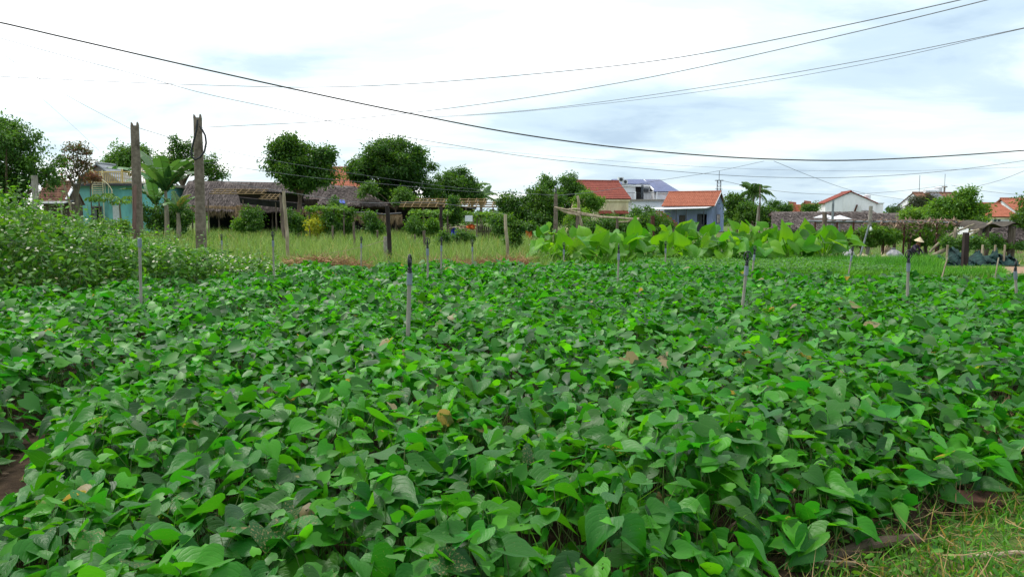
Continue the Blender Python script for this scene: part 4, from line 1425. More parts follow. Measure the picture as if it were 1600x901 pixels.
tree('shrub', 'yellow green shrub below the round bush tree', 905, 58, [(908, 334, 16, 12), (895, 345, 14, 10)], .24, M['tree_c'], 36, 36, .42, .05, cat='shrub', a=.85)
tree('shrub', 'large dark shrub before the white house', 990, 60, [(985, 345, 26, 12), (1012, 340, 14, 14), (962, 348, 22, 10), (1034, 347, 16, 10), (992, 332, 8, 8)], .26, M['tree_b'], 120, 40, .5, .07, cat='shrub', a=.35)
tree('shrub', 'dark round shrub right of the reddish brown post', 1030, 50, [(1022, 350, 22, 14), (1000, 352, 16, 10)], .24, M['tree_a'], 54, 40, .45, .05, cat='shrub', a=.5)
tree('shrub', 'leafy shrub under the bamboo trellis poles', 940, 50, [(935, 352, 26, 12), (905, 356, 18, 12), (970, 354, 18, 10)], .24, M['tree_b'], 80, 40, .45, .05, cat='shrub', a=.45)
tree('leafy_tree', 'dark round tree beside the blue house', 1150, 100, [(1149, 314, 11, 13), (1146, 326, 11, 11), (1160, 326, 10, 9)], .45, M['tree_a'], 70, 42, .85, .16, a=.5)
tree('shrub', 'wide dark bush in front of the coconut palm trunk', 1180, 72, [(1182, 336, 28, 14), (1160, 330, 16, 14), (1206, 340, 16, 14)], .32, M['tree_a'], 90, 42, .6, .08, cat='shrub', a=.45)
tree('leafy_tree', 'small round tree before the first small orange roof', 1226, 105, [(1225, 325, 10, 7), (1207, 322, 8, 6)], .4, M['tree_b'], 30, 36, .7, .08, a=.4)
tree('leafy_tree', 'small round tree before the second small orange roof', 1266, 105, [(1266, 327, 14, 6)], .4, M['tree_b'], 26, 36, .7, .08, a=.5)
tree('casuarina_tree', 'grey feathery casuarina behind the bright papaya tree', 1432, 92, [(1428, 318, 10, 20), (1436, 330, 14, 12), (1445, 318, 10, 10)], .5, M['casuarina'], 60, 36, .7, .1, temps=NARROW, shell=.2, droop=-.4)
tree('papaya_tree', 'bright green feathery tree hiding the brown roofed house', 1492, 52, [(1500, 318, 26, 14), (1478, 325, 26, 12), (1520, 330, 20, 14), (1505, 304, 14, 6), (1460, 335, 24, 10), (1490, 345, 36, 10)], .34, M['tree_c'], 170, 36, .52, .1, bark='bark_pale', temps=NARROW + DI, a=.4, shell=.35, n_limb=14)
tree('leafy_tree', 'yellow green tree left of the feathery tree', 1424, 56, [(1422, 332, 20, 10), (1440, 338, 14, 8)], .28, M['tree_c'], 44, 36, .45, .07, a=.8)
tree('leafy_tree', 'dark tree at the right edge beside the orange roof', 1602, 50, [(1606, 335, 20, 22), (1596, 352, 14, 14), (1625, 340, 30, 36)], .30, M['tree_a'], 90, 42, .5, .12, a=.55)
tree('leafy_tree', 'small dark palm-like tree on the skyline left of the feathery tree', 1398, 110, [(1398, 326, 9, 6), (1392, 330, 8, 4)], .45, M['palm'], 20, 30, .6, .1, temps=NARROW, a=.3)
# hedge and garden shrubs in front of the thatched shelter and beyond
for px, Y, bl, mk, lab in (
        (402, 50, [(402, 335, 16, 18), (396, 350, 20, 12)], 'tree_b', 'tall shrub left of the pale bamboo post'),
        (382, 50, [(376, 350, 14, 10)], 'tree_c', 'yellowish shrub under the left palm fringe'),
        (255, 46, [(262, 330, 34, 24), (238, 340, 20, 18), (285, 345, 22, 14)], 'tree_b', 'dense shrub at the foot of the banana plants'),
        (440, 48, [(470, 350, 16, 14), (455, 345, 12, 14)], 'tree_b', 'shrub right of the pale bamboo post'),
        (498, 46, [(494, 352, 16, 14)], 'yellow_leaf', 'yellow flowering shrub before the thatched shelter'),
        (512, 46, [(512, 348, 14, 18)], 'tree_b', 'green shrub beside the yellow shrub'),
        (540, 48, [(532, 335, 18, 26), (545, 345, 12, 18)], 'tree_b', 'vine-covered shrub at the post under the fringe'),
        (587, 46, [(586, 352, 16, 14), (580, 340, 10, 10)], 'tree_b', 'shrub left of the dark wooden post'),
        (650, 44, [(648, 350, 18, 12), (660, 358, 14, 10)], 'tree_b', 'broad citrus bush right of the dark post'),
        (676, 44, [(680, 358, 14, 14)], 'tree_c', 'light shrub under the green vine trellis'),
        (710, 46, [(708, 318, 9, 10), (709, 335, 10, 22), (700, 345, 12, 16)], 'tree_a', 'column of dark vine on the trellis post'),
        (726, 34, [(726, 370, 13, 11)], 'tree_b', 'small round citrus bush behind the orange cloth'),
        (693, 33, [(692, 374, 9, 11)], 'tree_b', 'small round citrus bush left of the blue cloth'),
        (806, 30, [(804, 358, 13, 20), (800, 375, 11, 12), (812, 350, 8, 12)], 'tree_a', 'dark upright citrus bush right of the leaning bamboo'),
        (778, 42, [(778, 355, 12, 14)], 'tree_b', 'green shrub left of the leaning bamboo'),
        (826, 46, [(824, 360, 12, 14), (840, 362, 14, 10)], 'tree_b', 'shrub in front of the dark tree mass'),
        (1340, 38, [(1330, 376, 26, 14), (1358, 368, 22, 18), (1380, 372, 22, 16)], 'tree_c', 'bushy papaya clump inside the left of the trellis'),
        (1450, 40, [(1440, 372, 30, 14), (1412, 368, 16, 14), (1470, 378, 18, 10)], 'tree_c', 'bright shrub under the middle of the trellis'),
        (1500, 34, [(1495, 382, 24, 12), (1525, 380, 18, 12)], 'tree_b', 'shrub behind the green net'),
        (1570, 36, [(1560, 385, 26, 10), (1590, 388, 18, 10)], 'tree_b', 'low shrub in front of the small thatch on the right'),
        (1545, 44, [(1540, 372, 16, 10)], 'tree_b', 'dark shrub under the torn dark awning'),
        (1245, 46, [(1235, 372, 14, 8)], 'tree_b', 'shrub between the tall leaves and the long thatched roof'),
        (175, 40, [(160, 352, 20, 10), (190, 356, 20, 9)], 'tree_c', 'low pale shrub before the teal house'),
        (1215, 70, [(1214, 346, 8, 6)], 'tree_b', 'small bush at the left end of the long thatched roof')):
    npx = sum(q[2] * q[3] for q in bl)
    tree('shrub', lab, px, Y, bl, .0052 * Y if mk != 'yellow_leaf' else .005 * Y, M[mk], int(14 + npx / 14), 30, .0075 * Y, .035, cat='shrub', a=.4, n_limb=5)


# low distant tree line that closes the horizon
n = 15000
x = rng.uniform(-190, 190, n); y = rng.uniform(150, 176, n)
hh = 2.6 + 1.4 * vnoise(x, y, .06, 3.0) + .8 * vnoise(x, y, .3, 1.0)
z = gz(20, 160) + hh * rng.random(n) ** .6
tag(scatter('distant_tree_line', DI, np.stack([x, y, z], 1), rng.normal(0, 1, (n, 3)), unit(np.array([0, -.4, 1]) + rng.normal(0, .5, (n, 3))), rng.uniform(.8, 1.7, n), tints(n, .35, .25), M['tree_b']), 'low far-off line of trees closing the horizon behind the houses', 'trees', kind='stuff')

# ---- banana plants
def banana_leaf(L, W, arch, seed):
    """one leaf along +y arching down; blade torn into strips"""
    r = random.Random(seed)
    V, T, U = [], [], []
    nseg = 12
    cur = []
    p = Vector((0, 0, 0)); ang = arch[0]
    for i in range(nseg + 1):
        cur.append((p.copy(), ang))
        p += Vector((0, math.cos(ang), math.sin(ang))) * (L / nseg)
        ang += (arch[1] - arch[0]) / nseg
    for s in (-1, 1):
        i = 0.0
        while i < nseg:
            ln = r.choice((.6, .9, 1.3, 1.9))
            j = min(nseg, i + ln)
            sag = r.uniform(.0, .55)
            o = len(V)
            for q in (i, j - .04):
                k = min(int(q), nseg - 1); f = q - k
                c = cur[k][0].lerp(cur[k + 1][0], f)
                t = q / nseg
                w = W * (math.sin(math.pi * min(1, t * .93 + .07)) ** .55) * (.5 if t > .97 else 1)
                for e in (0.0, .55, 1.0):
                    V.append((s * w * e * (1 - .25 * sag * e), c.y + .1 * w * e, c.z + .18 * w * e - sag * w * e * e))
                    U.append((s * e, t))
            for a, b_ in ((0, 1), (1, 2)):
                T += [(o + a, o + b_, o + 3 + b_), (o + a, o + 3 + b_, o + 3 + a)]
            i = j
    return np.array(V), np.array(T), np.array(U), [c[0] for c in cur]


def banana(px, Y, h, nl, label, seed, L0=2.0):
    r = random.Random(seed)
    x0 = X(px, Y)
    t = empty('banana_plant', (x0, Y, gz(x0, Y)), 0, label, 'banana plant', 'banana plants beside the thatched shelter')
    MB().tube([(0, 0, -.1), (.03, 0, h * .5), (.0, .03, h)], [.15, .12, .07], 10).build('trunk', M['bark_pale'], t, True)
    for k in range(nl):
        a = k * 2.4 + r.uniform(-.3, .3)
        e0 = r.uniform(.9, 1.5)
        L = L0 * r.uniform(.8, 1.15)
        V, T, U, mid_ = banana_leaf(L, L * .145, (e0, e0 - r.uniform(.5, 1.9)), seed * 31 + k)
        tt = tints(1, .35, .25, g=.5)[0]
        if k >= nl - 2:
            tt[2] = .5
        o = link('leaf', np_mesh('leaf', V, T, U, np.tile(tt, (len(V), 1))), M['banana'], t)
        rib = MB().tube(mid_, [.028 * (1 - .8 * i / 12) for i in range(13)], 5).build('midrib', M['shell'], o, True)
        o.location = (0, 0, h - .08)
        o.rotation_euler = (0, 0, a)
    return t


banana(262, 44, 2.9, 12, 'tallest banana plant between the two concrete poles', 3, 3.1)
banana(280, 42, 1.7, 9, 'smaller banana plant right of the tallest banana', 8, 1.7)
banana(246, 47, 2.2, 7, 'banana plant with drooping brown leaf behind the slimmer pole', 14, 2.2)


# ---- coconut palms
def frond(L, up0, up1, seed):
    r = random.Random(seed)
    n = 16
    p = Vector((0, 0, 0)); a = up0
    mid_ = []
    V, T, U = [], [], []
    for i in range(n + 1):
        mid_.append(p.copy())
        p += Vector((0, math.cos(a), math.sin(a))) * (L / n)
        a += (up1 - up0) / n
    for i in range(1, n + 1):
        t = i / n
        ll = L * .24 * math.sin(math.pi * (.12 + .82 * t)) ** .7
        for q in range(2):
            c = mid_[i].lerp(mid_[i - 1], q * .5)
            for s in (-1, 1):
                o = len(V)
                dy = ll * .45
                V += [(0, c.y - .03 * L * .3, c.z), (0, c.y + .03 * L * .3, c.z), (s * ll * .6, c.y + dy * .6 + .01 * L, c.z - ll * r.uniform(.1, .35)), (s * ll * .75, c.y + dy, c.z - ll * r.uniform(.5, .95))]
                T += [(o, o + 1, o + 2), (o, o + 2, o + 3)]
                U += [(0, t)] * 4
    return np.array(V, float), np.array(T), np.array(U, float), mid_


def coconut(px, Y, py_top, L, nf, label, seed, lean=0.0, head=None):
    r = random.Random(seed)
    x0 = X(px, Y)
    h = Z(py_top, Y) - gz(x0, Y)
    t = empty('coconut_palm', (x0 - lean, Y, gz(x0, Y)), 0, label, 'palm tree', 'coconut palms')
    MB().tube([(0, 0, -.1), (lean * .3, 0, h * .4), (lean * .8, 0, h * .8), (lean, 0, h)], [.2, .15, .13, .11], 9).build('trunk', M['bark_pale'], t, True)
    for k in range(nf):
        e0 = r.uniform(-.15, 1.25)
        V, T, U, mid_ = frond(L * r.uniform(.85, 1.1), e0, e0 - r.uniform(1.0, 1.7), seed * 17 + k)
        tt = tints(1, .4, .25, g=.5)[0]
        o = link('frond', np_mesh('frond', V, T, U, np.tile(tt, (len(V), 1))), M['palm'], t)
        MB().tube(mid_, [.03 * (1 - .75 * i / 16) for i in range(17)], 5).build('midrib', M['shell'], o, True)
        o.location = (lean, 0, h)
        o.rotation_euler = (0, 0, k * 2.4 + r.uniform(-.2, .2))
    return t


coconut(1175, 94, 300, 2.5, 17, 'coconut palm standing against the sky right of the blue house', 4)
coconut(738, 80, 292, 1.9, 13, 'coconut palm behind the yellow bamboo racks, drooping fronds', 9)
coconut(752, 78, 306, 1.9, 12, 'lower coconut palm right of the taller drooping one', 21)


# ---- papaya with umbrella leaves before the teal house
def papaya(px, Y, py_top, label, seed):
    r = random.Random(seed)
    x0 = X(px, Y)
    h = Z(py_top, Y)
    t = empty('papaya_plant', (x0, Y, 0), 0, label, 'papaya plant', 'papaya plants before the teal house')
    MB().tube([(0, 0, -.1), (.04, 0, h * .5), (0, 0, h)], [.07, .055, .04], 8).build('trunk', M['bark_pale'], t, True)
    for k in range(11):
        a = k * 2.4
        rr = r.uniform(.35, .8)
        e = Vector((math.cos(a) * rr, math.sin(a) * rr, h + r.uniform(-.15, .3)))
        MB().tube([(0, 0, h - .05), Vector((0, 0, h)).lerp(e, .6) + Vector((0, 0, .06)), e], [.014, .011, .007], 5).build('stalk', M['shell'], t, True)
        nn = 9
        az = np.linspace(-2.4, 2.4, nn) + a
        tips = np.stack([np.cos(az), np.sin(az), np.full(nn, -.35)], 1)
        o = scatter('leaf', NARROW, np.tile(np.array(e), (nn, 1)), tips, np.tile([0, 0, 1.0], (nn, 1)), np.full(nn, r.uniform(.32, .46)), tints(nn, .5, .15), M['tree_c'], t)
    return t


papaya(158, 50, 309, 'papaya plant in front of the dark door of the teal house', 2)
papaya(190, 50, 312, 'papaya plant just left of the slimmer concrete pole', 6)

# ------------------------------------------------------------------ buildings
def window(parent, x0, x1, z0, z1, y, frame='dark_metal', pane='glass', mull=1, name='window', fw=.06):
    """window on a wall face that looks towards local -y"""
    w = MB()
    w.box(x0, x1, y - .06, y - .001, z0, z0 + fw).box(x0, x1, y - .06, y - .001, z1 - fw, z1).box(x0, x0 + fw, y - .058, y - .002, z0 + fw, z1 - fw).box(x1 - fw, x1, y - .058, y - .002, z0 + fw, z1 - fw)
    for i in range(mull):
        xm = x0 + (x1 - x0) * (i + 1) / (mull + 1)
        w.box(xm - fw * .35, xm + fw * .35, y - .056, y - .003, z0 + fw, z1 - fw)
    o = w.build(name, M[frame], parent)
    box('pane', M[pane], o, x0 + fw, x1 - fw, y - .03, y - .004, z0 + fw, z1 - fw)
    box('sill', M['concrete_light'], o, x0 - .08, x1 + .08, y - .12, y - .0025, z0 - .07, z0 - .002)
    return o


def gable_box(b, x0, x1, y0, y1, z0, ze, zr, along='x'):
    """walls up to the eave plus two gables; ridge along x or y"""
    if along == 'x':
        ym = (y0 + y1) / 2
        b.add([(x0, y0, z0), (x1, y0, z0), (x1, y1, z0), (x0, y1, z0), (x0, y0, ze), (x1, y0, ze), (x1, y1, ze), (x0, y1, ze), (x0, ym, zr), (x1, ym, zr)],
              [(0, 3, 2, 1), (0, 1, 5, 4), (2, 3, 7, 6), (1, 2, 6, 9, 5), (3, 0, 4, 8, 7), (4, 5, 9, 8), (6, 7, 8, 9)])
    else:
        xm = (x0 + x1) / 2
        b.add([(x0, y0, z0), (x1, y0, z0), (x1, y1, z0), (x0, y1, z0), (x0, y0, ze), (x1, y0, ze), (x1, y1, ze), (x0, y1, ze), (xm, y0, zr), (xm, y1, zr)],
              [(0, 3, 2, 1), (0, 1, 5, 8, 4), (2, 3, 7, 9, 6), (1, 2, 6, 5), (3, 0, 4, 7), (5, 6, 9, 8), (7, 4, 8, 9)])
    return b


def roof_x(parent, x0, x1, y0, y1, ze, zr, ov, m, nu=24, nv=9, name='roof', gap=.05, ridge=True):
    """tiled double pitch with ridge along x"""
    ym = (y0 + y1) / 2
    sl = (zr - ze) / (ym - y0)
    b = MB()
    b.tiles((x0 - ov, y0 - ov, ze - ov * sl + gap), (x1 + ov, y0 - ov, ze - ov * sl + gap), (x1 + ov, ym, zr + gap), (x0 - ov, ym, zr + gap), nu, nv)
    o = b.build(name, m, parent)
    b = MB()
    b.tiles((x1 + ov, y1 + ov, ze - ov * sl + gap), (x0 - ov, y1 + ov, ze - ov * sl + gap), (x0 - ov, ym + .002, zr + gap), (x1 + ov, ym + .002, zr + gap), nu, nv)
    b.build(name, m, parent)
    if ridge:
        MB().tube([(x0 - ov - .03, ym, zr + gap + .05), (x1 + ov + .03, ym, zr + gap + .05)], .1, 8).build('ridge_cap', m, o, True)
    return o


def roof_y(parent, x0, x1, y0, y1, ze, zr, ov, m, nu=24, nv=9, gap=.05):
    xm = (x0 + x1) / 2
    sl = (zr - ze) / (xm - x0)
    b = MB()
    b.tiles((x0 - ov, y1 + ov, ze - ov * sl + gap), (x0 - ov, y0 - ov, ze - ov * sl + gap), (xm, y0 - ov, zr + gap), (xm, y1 + ov, zr + gap), nu, nv)
    b.build('roof', m, parent)
    b = MB()
    b.tiles((x1 + ov, y0 - ov, ze - ov * sl + gap), (x1 + ov, y1 + ov, ze - ov * sl + gap), (xm + .002, y1 + ov, zr + gap), (xm + .002, y0 - ov, zr + gap), nu, nv)
    o = b.build('roof', m, parent)
    MB().tube([(xm, y0 - ov - .03, zr + gap + .05), (xm, y1 + ov + .03, zr + gap + .05)], .1, 8).build('ridge_cap', m, o, True)
    return o


# ---- teal house
Y = 60
x0 = X(123, Y)
W_ = X(243, Y) - x0
h_t = empty('teal_house', (x0, Y, 0), 0, 'teal painted flat-roofed house with yellow roof railing and outside stair', 'house')
ze = Z(291, Y)
dx0, dx1, dzt = X(146, Y) - x0, X(163, Y) - x0, Z(322, Y)
D_ = 6.0
w = MB().box(0, dx0, 0, .2, 0, ze).box(dx1, W_, 0, .2, 0, ze).box(dx0, dx1, .001, .199, dzt, ze)
w.box(.001, .2, .2, D_, 0, ze).box(W_ - .2, W_ - .001, .2, D_, 0, ze).box(.2, W_ - .2, D_ - .2, D_, 0, ze)
w.build('wall', M['teal'], h_t)
box('floor', M['concrete'], h_t, .2, W_ - .2, .2, D_ - .2, -.02, .05)
dd = MB().box(dx0 + .02, dx0 + .07, -.02, .22, 0, dzt - .02).box(dx1 - .07, dx1 - .02, -.02, .22, 0, dzt - .02).box(dx0 + .07, dx1 - .07, -.018, .218, dzt - .08, dzt - .02).build('door_frame', M['grey_wall'], h_t)
box('door_leaf', M['metal'], h_t, dx0 + .08, dx0 + .36, .04, .09, .02, dzt - .1)
box('roof_slab', M['concrete_light'], h_t, -.45, W_ + .35, -.42, D_ + .3, ze + .002, ze + .2)
box('fascia', M['dark_metal'], h_t, -.47, W_ + .37, -.48, -.422, ze - .02, ze + .14)
box('pillar', M['teal'], h_t, W_ - .1, W_ + .18, -.32, -.05, 0, ze)
rl = MB()
zt = ze + .2
rx0, rx1 = X(150, Y) - x0, W_ + .3
k = 34
for i in range(k + 1):
    xx = rx0 + (rx1 - rx0) * i / k
    rl.box(xx - .018, xx + .018, -.36, -.325, zt + .08, zt + .78)
rl.box(rx0 - .05, rx1 + .05, -.38, -.30, zt + .782, zt + .86).box(rx0 - .05, rx1 + .05, -.37, -.31, zt + .02, zt + .078)
rl.build('railing', M['yellow_rail'], h_t)
for xx in (rx0, rx0 + (rx1 - rx0) * .5, rx1):
    box('railing_post', M['yellow_rail'], h_t, xx - .05, xx + .05, -.395, -.29, zt + .001, zt + 1.0)
# upper gable room on the roof
gx0, gx1 = X(128, Y + 4) - x0, X(207, Y + 4) - x0
gzr = Z(259, Y + 4)
gable_box(MB(), gx0 + .5, gx1 - .5, 3.2, 5.6, zt, zt + .35, gzr - .12, 'y').build('upper_wall', M['grey_wall'], h_t)
roof_y(h_t, gx0 + .3, gx1 - .3, 3.1, 5.7, zt + .25, gzr, .2, M['metal'], 14, 4)
# outside spiral-like stair: two stringers, treads, curved handrails
sx0, sx1 = X(161, Y) - x0, X(177, Y) - x0
st = MB()
for i in range(10):
    z = ze - .75 + i * (zt + .45 - ze + .75) / 9
    st.box(sx0 + .08, sx1 - .08, -1.25, -.95, z, z + .05)
st.build('stair_treads', M['cream_metal'], h_t)['kind'] = 'stuff'
for xx in (sx0, sx1):
    MB().tube([(xx, -1.1, 0 if xx == sx1 else ze - .8), (xx, -1.1, zt + .9)], .035, 7).build('stair_post', M['cream_metal'], h_t, True)
MB().tube([(sx0 - .05, -1.1, zt + 1.35), (sx0 + .05, -1.15, zt + .95), (sx0 + .35, -1.2, zt + .55), (sx1, -1.25, zt + .25), (sx1 + .5, -1.3, zt - .15), (sx1 + .75, -1.3, zt - .55), (sx1 + .78, -1.3, zt - 1.3)], .035, 7).build('handrail', M['cream_metal'], h_t, True)
for q, (a, z) in enumerate(((.25, .05), (.5, -.15), (.7, -.5))):
    MB().tube([(sx1 + a, -1.28, zt + z - .02), (sx1 + a, -1.28, zt + z - 1.2)], .022, 6).build('baluster', M['cream_metal'], h_t, True)
tag(MB().box(X(184, 50) - .2, X(184, 50) + .2, 50, 50.04, 1.2, 2.1).box(X(184, 50) - .03, X(184, 50) + .03, 50.041, 50.09, 0, 2.0).build('board_sign', M['white_plastic']), 'white board on a stake before the teal house', 'board')

# ---- brown tiled hut left of the teal house
Y = 56
x0 = X(62, Y)
h_b = empty('tiled_hut', (x0, Y, 0), 0, 'low hut with old brown tiled roof left of the teal house', 'hut')
Wb = X(112, Y) - x0
gable_box(MB(), .2, Wb - .25, .4, 2.2, 0, Z(318, Y), Z(286, Y) - .15, 'x').build('wall', M['old_wood'], h_b)
roof_x(h_b, .1, Wb - .55, .2, 2.4, Z(314, Y), Z(286, Y), .25, M['brown_tile'], 16, 9)
MB().slab((.2, -.9, Z(318, Y)), (Wb + .1, -.9, Z(318, Y)), (Wb + .1, .4, Z(313, Y)), (.2, .4, Z(313, Y)), .06).build('tin_eave', M['metal'], h_b)
MB().slab((Wb - .28, 0, Z(311, Y)), (Wb - .1, 0, Z(311, Y)), (Wb - .1, 1.3, Z(283, Y)), (Wb - .28, 1.3, Z(283, Y)), .08).build('verge_board', M['white_paint'], h_b)
for xx in (.4, Wb - .1):
    MB().tube([(xx, -.8, 0), (xx, -.8, Z(318, Y) - .03)], .06, 8).build('eave_post', M['concrete_light'], h_b, True)
pxpost(123, 102, 270, 52, (.07, .06), M['bamboo'], 'slanting pole leaning over the brown tiled hut', name='bamboo_post', wob=.02)


# ---- thatched roofs
def thatch_plane(parent, a, b, c, d, n, th=.22, L=.75, name='thatch'):
    """roof plane (eave left, eave right, ridge right, ridge left) covered with layered straw"""
    a, b, c, d = [np.array(p, float) for p in (a, b, c, d)]
    MB().slab(a, b, c, d, th).build('thatch_bed', M['thatch_base'], parent)
    u, v = rng.random(n), rng.random(n)
    courses = 9
    v = (np.floor(v * courses) + rng.uniform(-.1, .25, n)) / courses
    p = (a + (b - a) * u[:, None]) * (1 - v)[:, None] + (d + (c - d) * u[:, None]) * v[:, None]
    nn = unit(np.cross(b - a, d - a)[None])[0]
    if nn[2] < 0:
        nn = -nn
    down = unit(((a + b) / 2 - (c + d) / 2)[None])[0]
    side = np.cross(nn, down)
    tip = down + rng.normal(0, .13, (n, 1)) * side + nn * rng.normal(.03, .045, (n, 1))
    p = p + nn * rng.uniform(.01, .07, (n, 1)) - down * L * .3
    t = tints(n, .45, .25, g=.5, gs=.2)
    t[:, 0] = np.clip(t[:, 0] + .4 * vnoise(p[:, 0], p[:, 2], .5, 1.0), 0, 1)
    o = scatter(name, [blade(.05, .14, 2), blade(.08, .10, 2)], p, tip, np.tile(nn, (n, 1)) + rng.normal(0, .25, (n, 3)), np.stack([np.ones(n)] + [rng.uniform(.6, 1.2, n) * L] * 2, 1), t, M['thatch'], parent)
    o['kind'] = 'stuff'
    return o


def fringe(parent, a, b, n, L0, L1, wid=.5, name='palm_fringe'):
    a, b = np.array(a, float), np.array(b, float)
    u = rng.random(n)
    p = a + (b - a) * u[:, None] + rng.normal(0, .05, (n, 3))
    d = np.stack([rng.normal(0, .14, n), rng.normal(-.05, .12, n), -np.ones(n)], 1)
    wv = .75 + .35 * np.sin(u * 37) * np.sin(u * 11 + 1)
    o = scatter(name, [blade(.1, .12, 2), blade(-.12, .09, 2)], p, d, np.array([0, -1, .2]) + rng.normal(0, .5, (n, 3)), np.stack([np.full(n, wid * 1.3)] + [rng.uniform(L0, L1, n) * wv] * 2, 1), tints(n, .45, .3), M['fringe'], parent)
    o['kind'] = 'stuff'
    return o


def open_posts(parent, xs, y, zt, r=.07, m='old_wood'):
    for x in xs:
        MB().tube([(x, y, -.1), (x + rnd.gauss(0, .03), y, zt)], [r, r * .85], 7).build('post', M[m], parent, True)


Y = 62
ta = empty('thatched_shelter', (X(340, Y), Y, 0), 0, 'long open-sided shelter with grey thatched roof and hanging palm fringe', 'shelter')
OX = X(340, Y)
q = lambda px, py, Yv=Y: (X(px, Yv) - OX, Yv - Y, Z(py, Yv))
thatch_plane(ta, q(281, 324), q(520, 332), q(520, 287, 65), q(300, 283, 65), 8500)
thatch_plane(ta, q(520, 287, 68.5)[:2] + (1.9,), q(300, 283, 68.5)[:2] + (1.9,), q(300, 283, 65.01), q(520, 287, 65.01), 1500)
fringe(ta, q(283, 322, 61.9), q(398, 325, 61.9), 900, .55, 1.05)
fringe(ta, q(372, 322, 61.6), q(400, 325, 61.6), 320, .9, 1.55)
open_posts(ta, [q(p_, 0)[0] for p_ in (300, 342, 382, 425, 470, 510)], .3, Z(322, Y))
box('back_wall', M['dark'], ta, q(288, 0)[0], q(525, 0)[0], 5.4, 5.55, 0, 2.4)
box('bench', M['dark_wood'], ta, q(310, 0)[0], q(372, 0)[0], 3.2, 3.7, .4, .48)

Y = 58
tb = empty('thatched_shelter', (X(590, Y), Y, 0), 0, 'lower thatched shelter with steep peak left of the biggest dark tree', 'shelter')
OX = X(590, Y)
thatch_plane(tb, q(484, 334), q(690, 340), q(660, 322, 61), q(470, 312, 61), 6500)
thatch_plane(tb, q(500, 318, 60), q(606, 321, 60), q(553, 292, 63), q(518, 290, 63), 4200)
thatch_plane(tb, q(606, 321, 60), (q(606, 330, 65)), q(553, 292, 63.02), q(553, 292, 63), 1500)
fringe(tb, q(540, 333, 57.9), q(628, 337, 57.9), 850, .45, .85)
fringe(tb, q(450, 326, 57.8), q(505, 331, 57.8), 260, .3, .6)
open_posts(tb, [q(p_, 0)[0] for p_ in (500, 540, 590, 630, 680)], .25, Z(334, Y))
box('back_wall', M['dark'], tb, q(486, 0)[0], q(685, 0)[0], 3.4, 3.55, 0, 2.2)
MB().tube([q(505, 344, 57.9), q(540, 333, 57.8), q(575, 332, 57.8), q(600, 335, 57.75), q(628, 333, 57.8)], .06, 6).build('eave_pole', M['dark_metal'], tb, True)
tag(MB().slab(P(530, 317, 58.6), P(541, 317.5, 58.6), P(540, 313, 59.4), P(531, 312, 59.4), .06).build('tarpaulin', M['blue_sheet']), 'small bright blue tarpaulin scrap lying on the lower thatched roof', 'tarpaulin')

# dark cloth awnings with yellow bamboo racks
Y = 55
aw = empty('awning', (X(420, Y), Y, 0), 0, 'black cloth awning with yellow bamboo frame before the left thatched roof', 'awning')
OX = X(420, Y)
MB().slab(q(376, 308), q(478, 318), q(474, 304, 57), q(372, 297, 57), .05).build('cloth', M['black_sheet'], aw)
MB().slab(q(378, 318, 55.2), q(468, 328, 55.2), q(478, 318.6, 55.02), q(376, 308.6, 55.02), .03).build('cloth_drop', M['black_sheet'], aw)
open_posts(aw, [q(p_, 0)[0] for p_ in (380, 428, 474)], .1, Z(312, Y), .05)
def rack(parent, x_a, x_b, z, y, n, rise, dep=.8):
    k = MB()
    for s in range(3):
        k.tube([(x_a, y + s * dep / 2, z + s * rise / 2), (x_b, y + s * dep / 2, z + s * rise / 2 - .02)], .038, 6)
    k.build('long_pole', M['yellow_bamboo'], parent, True)['kind'] = 'stuff'
    for i in range(n):
        xx = x_a + (x_b - x_a) * (i + .5) / n
        MB().tube([(xx, y - .08, z - .04), (xx + .1, y + dep + .08, z + rise + .04)], .032, 6).build('cross_pole', M['yellow_bamboo'], parent, True)
rack(aw, q(386, 0)[0], q(462, 0)[0], Z(303, Y), -.4, 7, .3)
rack(aw, q(455, 0)[0], q(480, 0)[0], Z(311, Y), -.6, 4, .3)
Y = 50
aw2 = empty('awning', (X(700, Y), Y, 0), 0, 'black awning under yellow bamboo racks before the coconut palms', 'awning')
OX = X(700, Y)
MB().slab(q(640, 325), q(740, 333), q(745, 325, 52.5), q(640, 316, 52.5), .05).build('cloth', M['black_sheet'], aw2)
rack(aw2, q(660, 0)[0], q(780, 0)[0], Z(323, Y), -.5, 12, .28)
rack(aw2, q(676, 0)[0], q(768, 0)[0], Z(317, Y), .6, 9, .26)
open_posts(aw2, [q(p_, 0)[0] for p_ in (645, 690, 742, 776)], -.1, Z(324, Y), .05)

# vine trellises in the garden
def vine_trellis(px0, px1, py, Y, label, posts, seed):
    t = empty('vine_trellis', (X((px0 + px1) / 2, Y), Y, 0), 0, label, 'trellis')
    OXv = X((px0 + px1) / 2, Y)
    xa, xb, zz_ = X(px0, Y) - OXv, X(px1, Y) - OXv, Z(py, Y)
    for dy in (0, 1.0):
        MB().tube([(xa, dy, zz_ - .05), (xb, dy, zz_ - .05)], .03, 6).build('top_pole', M['old_wood'], t, True)
    open_posts(t, [X(p_, Y) - OXv for p_ in posts], 0, zz_, .05)
    pos = []
    n = int((xb - xa) * 330)
    x = rng.uniform(xa, xb, n); y = rng.uniform(-.25, 1.25, n)
    z = zz_ + .14 * vnoise(x, y, 1.4, 3) + rng.normal(.03, .07, n) - (rng.random(n) < .2) * rng.uniform(0, .7, n)
    az = rng.uniform(0, 6.28, n)
    o = scatter('vine', DI, np.stack([x, y, z], 1), np.stack([np.cos(az), np.sin(az), rng.normal(-.3, .3, n)], 1), unit(np.array([0, -.4, 1]) + rng.normal(0, .4, (n, 3))), rng.uniform(.14, .26, n), tints(n, .55, .25), M['tree_c'], t)
    o['kind'] = 'stuff'
    return t


